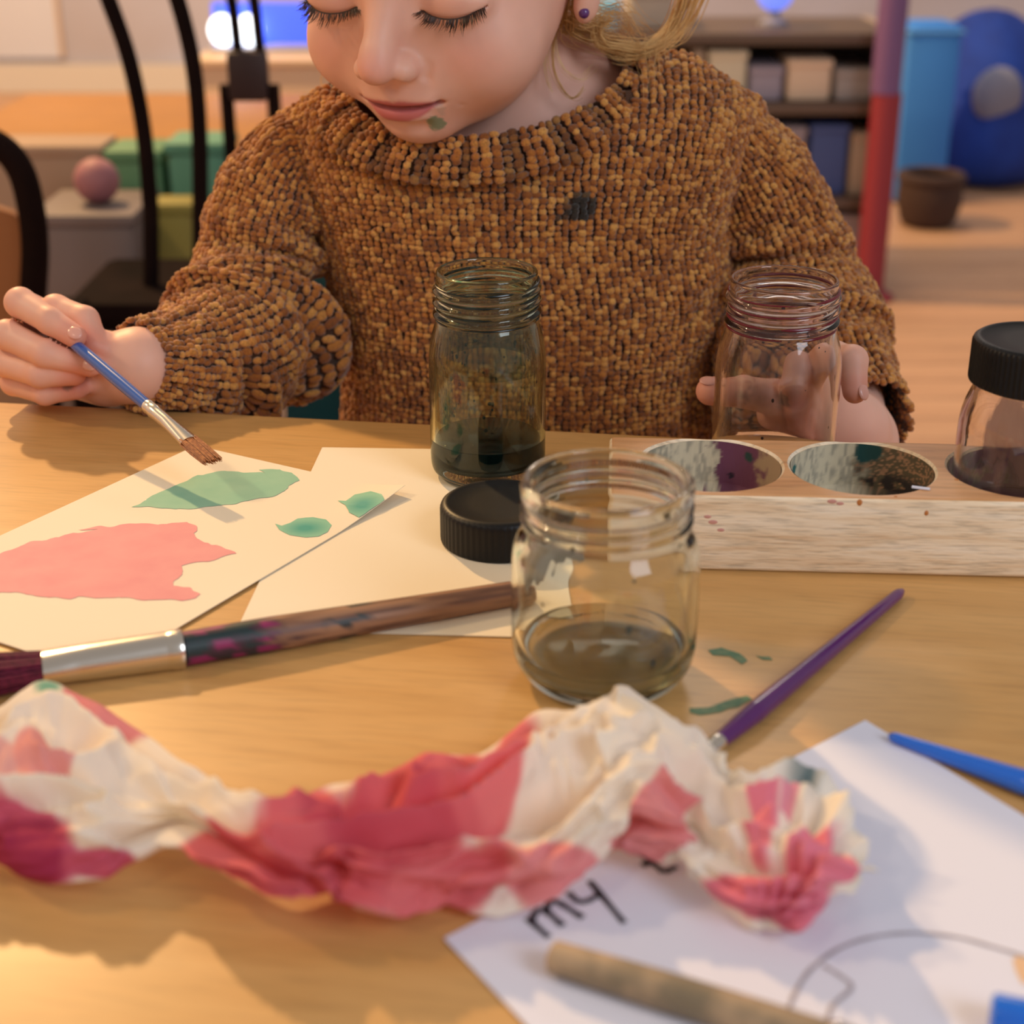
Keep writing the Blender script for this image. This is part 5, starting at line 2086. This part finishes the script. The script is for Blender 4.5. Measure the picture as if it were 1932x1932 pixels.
for sx in (-1, 1):
    MB().tube(spline([(sx * .15, -.19, 0.004), (sx * .145, -.18, .15), (sx * .14, -.17, .293)], 12), .009, 14).build('leg', M_chrome, ch)
    MB().tube(spline([(sx * .15, .09, 0.004), (sx * .145, .06, .15), (sx * .14, .035, .293)], 12), .009, 14).build('leg', M_chrome, ch)
    MB().tube(spline([(sx * .12, .02, .295), (sx * .12, .062, .34), (sx * .12, .058, .46)], 14), .008, 14).build('back_post', M_chrome, ch)

# =================================================================== BACK OF THE ROOM
def spanx(p0, p1, y, z=0.3):
    """world x of two picture columns at depth y"""
    k = (y * math.cos(PITCH) + (CAM[2] - z) * math.sin(PITCH)) / FPX
    return (p0 - 966) * k, (p1 - 966) * k


def zat(py, y):
    return ony(966, py, y)[2]


def crate(name, p0, p1, ytop, y, z0, depth, m, label, cat, bev=0.012, group=None):
    """box with a rim standing at height z0 whose top reaches picture row ytop"""
    x0, x1 = spanx(p0, p1, y)
    z1 = zat(ytop, y)
    o = empty(name, ((x0 + x1) / 2, y + depth / 2, z0))
    tag(o, label, cat, group)
    W, H = x1 - x0, z1 - z0
    MB().box((0, 0, (H - 0.012) / 2), (W, depth, H - 0.012), bev=min(bev, W * 0.2, H * 0.2)).build('body', m, o)
    MB().box((0, 0, H - 0.008), (W * 1.04, depth * 1.04, 0.016), bev=0.005).build('rim', m, o)
    return o


# white board on the wall
x0, x1 = spanx(-60, 96, 5.78, 0.4)
wb_ = empty('white_board', ((x0 + x1) / 2, 5.79, 0.62))
tag(wb_, 'pale bluish white board on the far wall at the left', 'board')
MB().box((0, 0, 0), (x1 - x0, 0.015, 1.0), bev=0.003).build('board', mat('board_white', srgb(206, 212, 232), 0.5), wb_)
MB().box(((x1 - x0) / 2 + 0.008, 0, 0), (0.016, 0.024, 1.0), bev=0.003).build('frame', mat('board_frame', srgb(196, 176, 160), 0.5), wb_)

# low orange table
ya, yb_ = 2.28, 2.96
x0, x1 = spanx(-190, 480, 2.3, 0.4)
ot = empty('low_table', ((x0 + x1) / 2, (ya + yb_) / 2, 0))
tag(ot, 'low orange wooden table at the back left behind the dark chair', 'table')
M_or = wood_mat('orange_wood', srgb(140, 94, 26), srgb(156, 106, 32), srgb(168, 116, 42), scale=(3, 20, 20), rough=0.45)
W_, D_ = x1 - x0, yb_ - ya
MB().box((0, 0, 0.39), (W_, D_, 0.03), bev=0.006).build('tabletop', M_or, ot)
for sx in (-1, 1):
    for sy in (-1, 1):
        MB().tube([(sx * (W_ / 2 - .05), sy * (D_ / 2 - .06), z) for z in (0, .02, .375)], [.018, .02, .024], 14).build('leg', M_or, ot)

# things under and behind it
crate('storage_box', 72, 262, 405, 1.98, 0.0, 0.16, mat('grey_plastic', srgb(112, 100, 100), 0.6), 'grey storage box on the floor in front of the low orange table', 'box')
crate('storage_tub', 215, 318, 285, 2.16, 0.0, 0.10, mat('green_plastic', srgb(84, 128, 92), 0.6), 'green storage tub behind the dark chair bars, left of the teal one', 'tub', 0.03)
crate('storage_tub', 328, 440, 270, 2.16, 0.0, 0.10, mat('teal_tub', srgb(84, 140, 118), 0.6), 'teal green storage tub beside the sweater sleeve', 'tub', 0.03)
crate('toy_box', 295, 372, 385, 2.04, 0.0, 0.06, mat('olive_yellow', srgb(132, 122, 56), 0.7), 'small olive yellow box in front of the green tub', 'box', 0.02)
crate('cupboard', -160, 205, 275, 2.17, 0.0, 0.09, mat('taupe_cupboard', srgb(158, 132, 112), 0.7), 'taupe cupboard standing against the low orange table', 'cupboard')
bx = ony(182, 372, 2.04)
b_ = MB().ellipsoid(bx * 0, (0.030, 0.030, 0.030), 24, 16).build('ball', mat('dusty_pink', srgb(158, 104, 112), 0.6))
b_.location = (bx[0], 2.05, zat(405, 1.98) + 0.030)
tag(b_, 'dusty pink ball on top of the grey storage box', 'ball')

# dark bentwood chair just behind the arm
M_dark = mat('dark_wood', srgb(30, 20, 19), 0.75, noise=(12, 3, srgb(18, 12, 12), 0.4, 0.7), spec=0.03)
yc_ = 1.80
c0_ = ony(300, 540, yc_)
dc = empty('dark_chair', (c0_[0], yc_, 0))
tag(dc, 'dark brown bentwood chair with tall curved bars behind the sleeve', 'chair')
offc = np.array([c0_[0], yc_, 0])
zs_ = zat(545, yc_)
MB().box((0, 0.05, zs_ - 0.02), (0.20, 0.22, 0.04), bev=0.015).build('seat', M_dark, dc)
for path in ([(285, 560), (285, 450), (283, 380), (270, 240), (243, 110), (205, 0), (170, -90)], [(376, 560), (378, 430), (376, 250), (364, 120), (335, 0), (300, -90)]):
    P = spline([ony(px, py, yc_ + 0.02) - offc for px, py in path], 40)
    MB().tube(P, [0.0095] * 40, 14).build('back_bar', M_dark, dc)
MB().tube(spline([ony(px, py, yc_ + 0.02) - offc for px, py in [(168, -92), (230, -130), (300, -92)]], 20), [0.010] * 20, 12).build('top_rail', M_dark, dc)
for sx in (-1, 1):
    for yy in (-0.03, 0.13):
        MB().tube([(sx * .085, yy, 0.0), (sx * .08, yy, zs_ - .03)], [.011, .014], 12).build('leg', M_dark, dc)

# curved chair back at the left edge
yd = 1.55
d0_ = ony(20, 560, yd)
lc = empty('round_back_chair', (d0_[0], yd, 0))
tag(lc, 'dark hooped chair with a tan back panel at the left edge', 'chair')
offd = np.array([d0_[0], yd, 0])
hoop = [(58, 640), (62, 560), (66, 470), (58, 390), (38, 320), (0, 276), (-60, 255), (-130, 280), (-160, 360), (-165, 470), (-160, 640)]
MB().tube(spline([ony(px, py, yd) - offd for px, py in hoop], 70), [0.014] * 70, 14).build('hoop', M_dark, lc)
Q = spline([ony(px, py, yd + .01) - offd for px, py in [(50, 620), (50, 500), (40, 420), (0, 395), (-60, 385), (-120, 400), (-145, 470), (-145, 620)]], 40)
bm = bmesh.new()
f = bm.faces.new([bm.verts.new(q) for q in Q])
r_ = bmesh.ops.extrude_face_region(bm, geom=[f])
bmesh.ops.translate(bm, vec=(0, 0.014, 0), verts=[g for g in r_['geom'] if isinstance(g, bmesh.types.BMVert)])
bmesh.ops.recalc_face_normals(bm, faces=bm.faces)
me = bpy.data.meshes.new('back_panel')
bm.to_mesh(me)
bm.free()
link('back_panel', me, mat('tan_panel', srgb(150, 98, 58), 0.6), lc)
zq = zat(640, yd)
MB().box((-0.045, 0.09, zq - 0.015), (0.16, 0.17, 0.03), bev=0.012).build('seat', M_dark, lc)
for sx in (-0.11, 0.02):
    for yy in (0.02, 0.15):
        MB().tube([(sx, yy, 0), (sx, yy, zq - .02)], [.011, .014], 12).build('leg', M_dark, lc)

# narrow dark chair further back
yn = 2.02
n0_ = ony(470, 150, yn)
nc_ = empty('narrow_chair', (n0_[0], yn, 0))
tag(nc_, 'dark chair with slim spindles seen beyond the shoulder under the blue lamp', 'chair')
offn = np.array([n0_[0], yn, 0])
p = [ony(432, 95, yn) - offn, ony(508, 95, yn) - offn, ony(505, 190, yn) - offn, ony(436, 190, yn) - offn]
MB().box(((p[0] + p[2]) / 2), (abs(p[1][0] - p[0][0]), 0.03, abs(p[0][2] - p[2][2])), bev=0.008).build('crest', mat('maroon_wood', srgb(44, 26, 28), 0.5), nc_)
for path in ([(450, 110), (440, 20), (425, -60)], [(492, 110), (482, 20), (468, -60)]):
    MB().tube(spline([ony(px, py, yn) - offn for px, py in path], 12), .007, 10).build('spindle', M_dark, nc_)
zc_ = 0.40
for sx in (-.03, .03):
    for yy in (0, .12):
        MB().tube([(sx, yy, 0), (sx, yy, zc_ if yy else p[2][2] + .02)], .009, 10).build('leg', M_dark, nc_)
MB().box((0, .07, zc_), (.09, .14, .025), bev=.01).build('seat', M_dark, nc_)

# blue lamp bar with two white bulbs on a pale cupboard
yl = 3.55
crate('pale_cupboard', 375, 660, 112, yl, 0.0, 0.4, mat('cream_cupboard', srgb(196, 172, 148), 0.6), 'cream cupboard carrying the blue lamp behind the face', 'cupboard')
zl = zat(112, yl)
x0, x1 = spanx(385, 640, yl + .05, zl)
la = empty('blue_lamp', ((x0 + x1) / 2, yl + 0.16, zl))
tag(la, 'glowing blue lamp bar with two round white bulbs beside the face', 'lamp')
MB().box((0, 0.03, 0.055), (x1 - x0, 0.02, 0.10), bev=0.006).build('light_bar', mat('blue_glow', srgb(60, 90, 220), 0.4, emit=(srgb(70, 100, 255), 0.9)), la)
MB().box((0, 0.0, 0.006), (x1 - x0, 0.10, 0.012), bev=0.003).build('base', mat('lamp_base', srgb(150, 150, 160), 0.5), la)
for px in (415, 466):
    xx = spanx(px, px, yl + .1, zl)[0] - (x0 + x1) / 2
    MB().ellipsoid((xx, -0.005, 0.046), (.031, .031, .034), 24, 16).build('bulb', mat('white_bulb', srgb(230, 240, 255), 0.3, emit=((0.85, 0.93, 1, 1), 3.2)), la)

# low bookcase on the right
yk = 3.06
x0, x1 = spanx(900, 1690, yk, 0.3)
zk = zat(62, yk)
bc = empty('bookcase', ((x0 + x1) / 2, yk + 0.16, 0))
tag(bc, 'low open bookcase of brown boards behind the shoulder on the right', 'bookcase')
WK = x1 - x0
M_brd = mat('brown_board', srgb(96, 78, 66), 0.6)
M_side = mat('grey_side', srgb(160, 142, 130), 0.6)
shz = [0.02, 0.175, 0.36, zk - 0.012]
for z in shz:
    MB().box((0, 0, z), (WK - 0.04, 0.32, 0.022), bev=0.003).build('shelf', M_brd, bc)
for sx in (-1, 1):
    MB().box((sx * (WK / 2 - .01), 0, zk / 2), (.02, .32, zk), bev=.003).build('side_panel', M_side, bc)
MB().box((0, 0.155, zk / 2), (WK - .04, .01, zk - .02)).build('back_panel', mat('grey_back', srgb(150, 136, 128), 0.7), bc, False)
items = [
    (1300, 1322, 92, 2, (168, 150, 130), 'taupe box at the left of the upper row by the shoulder'), (1330, 1402, 95, 2, (214, 204, 180), 'cream box on the upper bookcase shelf'), (1408, 1470, 125, 2, (158, 150, 168), 'lilac grey box on the upper bookcase shelf'), (1478, 1560, 112, 2, (222, 198, 174), 'pale peach box on the upper bookcase shelf'), (1568, 1640, 130, 2, (160, 152, 150), 'grey box at the right of the upper bookcase shelf'),
    (1400, 1452, 228, 1, (120, 96, 84), 'brown box on the middle bookcase shelf'), (1458, 1522, 240, 1, (150, 140, 150), 'mauve grey box on the middle bookcase shelf'), (1530, 1602, 236, 1, (66, 84, 140), 'dull blue box on the middle bookcase shelf'), (1608, 1642, 250, 1, (176, 160, 146), 'beige box at the right of the middle bookcase shelf'),
    (1545, 1592, 412, 0, (188, 170, 150), 'beige box on the bottom bookcase shelf'), (1596, 1640, 405, 0, (164, 150, 156), 'lilac box on the bottom bookcase shelf by the red post'),
]
for p0, p1, yt, r_, colr, lab in items:
    crate('shelf_box', p0, p1, yt, yk + 0.03, shz[r_] + 0.0112, 0.2, mat('box_%d_%d_%d' % colr, srgb(*colr), 0.7), lab, 'box', 0.01, 'boxes in the low bookcase')
# red and purple upright post
xp0, xp1 = spanx(1646, 1702, 3.0, 0.4)
rp = empty('red_post', ((xp0 + xp1) / 2, 3.0, 0))
tag(rp, 'tall painted post, purple above and red below, at the end of the bookcase', 'post')
MB().tube([(0, 0, z) for z in (0, .01, .40)], [(xp1 - xp0) / 2] * 3, 20).build('lower_post', mat('red_paint', srgb(140, 44, 58), 0.6), rp)
MB().tube([(-.004, 0, z) for z in (.40, .42, .75)], [(xp1 - xp0) / 2] * 3, 20).build('upper_post', mat('purple_paint', srgb(116, 84, 134), 0.5), rp)
MB().tube([(0, 0, z) for z in (0, .006, .014)], [.05, .05, .035], 20).build('foot', mat('red_paint', srgb(140, 44, 58), 0.6), rp)
# small blue light and toys on the bookcase
bl_ = ony(1465, 2, yk + 0.1)
o = empty('night_light', (bl_[0], yk + 0.12, zk))
tag(o, 'small blue night light on top of the bookcase', 'lamp')
MB().lathe([(0.0001, 0), (.03, 0), (.03, .008), (.012, .016), (.012, .03), (0.0001, .03)], seg=24).build('base', mat('lamp_base', srgb(150, 150, 160), 0.5), o)
MB().ellipsoid((0, 0, .062), (.036, .036, .034), 24, 16).build('globe', mat('blue_globe', srgb(120, 140, 250), 0.4, emit=(srgb(110, 135, 255), 0.9)), o)
bt_ = spanx(1130, 1162, yk + .05, zk)
crate('toy_block', 1130, 1164, 8, yk + 0.06, zk, 0.06, mat('cyan_toy', srgb(70, 190, 240), 0.5), 'bright cyan block on the bookcase behind the hair', 'toy', 0.006)
crate('grey_basket', 1180, 1262, -20, yk + 0.06, zk, 0.16, mat('grey_basket', srgb(176, 164, 152), 0.7), 'grey basket on the bookcase behind the loose hair', 'basket', 0.012)

# blue cushions and basket on the floor at the far right
yu = 3.85
x0, x1 = spanx(1708, 1812, yu, 0.3)
cu_ = empty('floor_cushion', ((x0 + x1) / 2, yu + 0.08, 0))
tag(cu_, 'light blue upright floor cushion beside the red post', 'cushion')
zt_ = zat(45, yu)
MB().box((0, 0, zt_ / 2), (x1 - x0, 0.14, zt_), bev=0.03).build('cushion', mat('light_blue_cloth', srgb(58, 134, 226), 0.8), cu_)
MB().box((0, 0, zt_ - 0.02), (x1 - x0 + .006, 0.15, 0.008), bev=0.003).build('piping', mat('light_blue_piping', srgb(90, 156, 220), 0.8), cu_)
yv_ = 4.05
cx_ = spanx(1905, 1905, yv_, 0.3)[0]
zt_ = zat(30, yv_)
bb = empty('beanbag', (cx_, yv_ + 0.2, 0))
tag(bb, 'big dark blue beanbag with a grey patch at the right edge', 'beanbag')


def sag(V, th_):
    V = V.copy()
    k = 1 + 0.05 * np.sin(th_ * 3 + 0.5)[None, :] + 0.03 * np.sin(th_ * 7)[None, :]
    V[..., 0] *= k
    V[..., 1] *= k
    return V


MB().lathe(rounded([(0.001, 0), (.19, 0), (.255, .06), (.235, .20), (.15, zt_ - .08), (.06, zt_ - .01), (.001, zt_)], 8, .06), seg=48, wob=sag).build('bag', mat('navy_cloth', srgb(16, 60, 160), 0.8, noise=(8, 3, srgb(10, 46, 134), 0.4, 0.7)), bb)
gp = ony(1878, 170, yv_) - np.array([cx_, yv_ + .2, 0])
MB().ellipsoid((gp[0], -0.222, gp[2] - 0.01), (.065, .030, .072), 24, 14).build('patch', mat('grey_patch', srgb(130, 134, 158), 0.8), bb)
yw = 3.55
x0, x1 = spanx(1712, 1838, yw, 0.1)
bs_ = empty('brown_basket', ((x0 + x1) / 2, yw + .09, 0))
tag(bs_, 'low dark brown basket on the floor in front of the blue cushion', 'basket')
rbk = (x1 - x0) / 2
MB().lathe(rounded([(0.001, 0), (rbk * .8, 0), (rbk, .06), (rbk * .95, .11), (rbk * .85, .115), (rbk * .88, .06), (rbk * .7, .02), (0.001, .02)], 5, .02), seg=40).build('basket', mat('dark_wicker', srgb(66, 46, 40), 0.8, bump=(60, 0.5, 0.004)), bs_)
MB().lathe([(rbk * .9 + .012 * math.cos(a), .115 + .012 * math.sin(a)) for a in np.linspace(0, 2 * math.pi, 13)], seg=40).build('rim', mat('dark_wicker', srgb(66, 46, 40), 0.8), bs_)
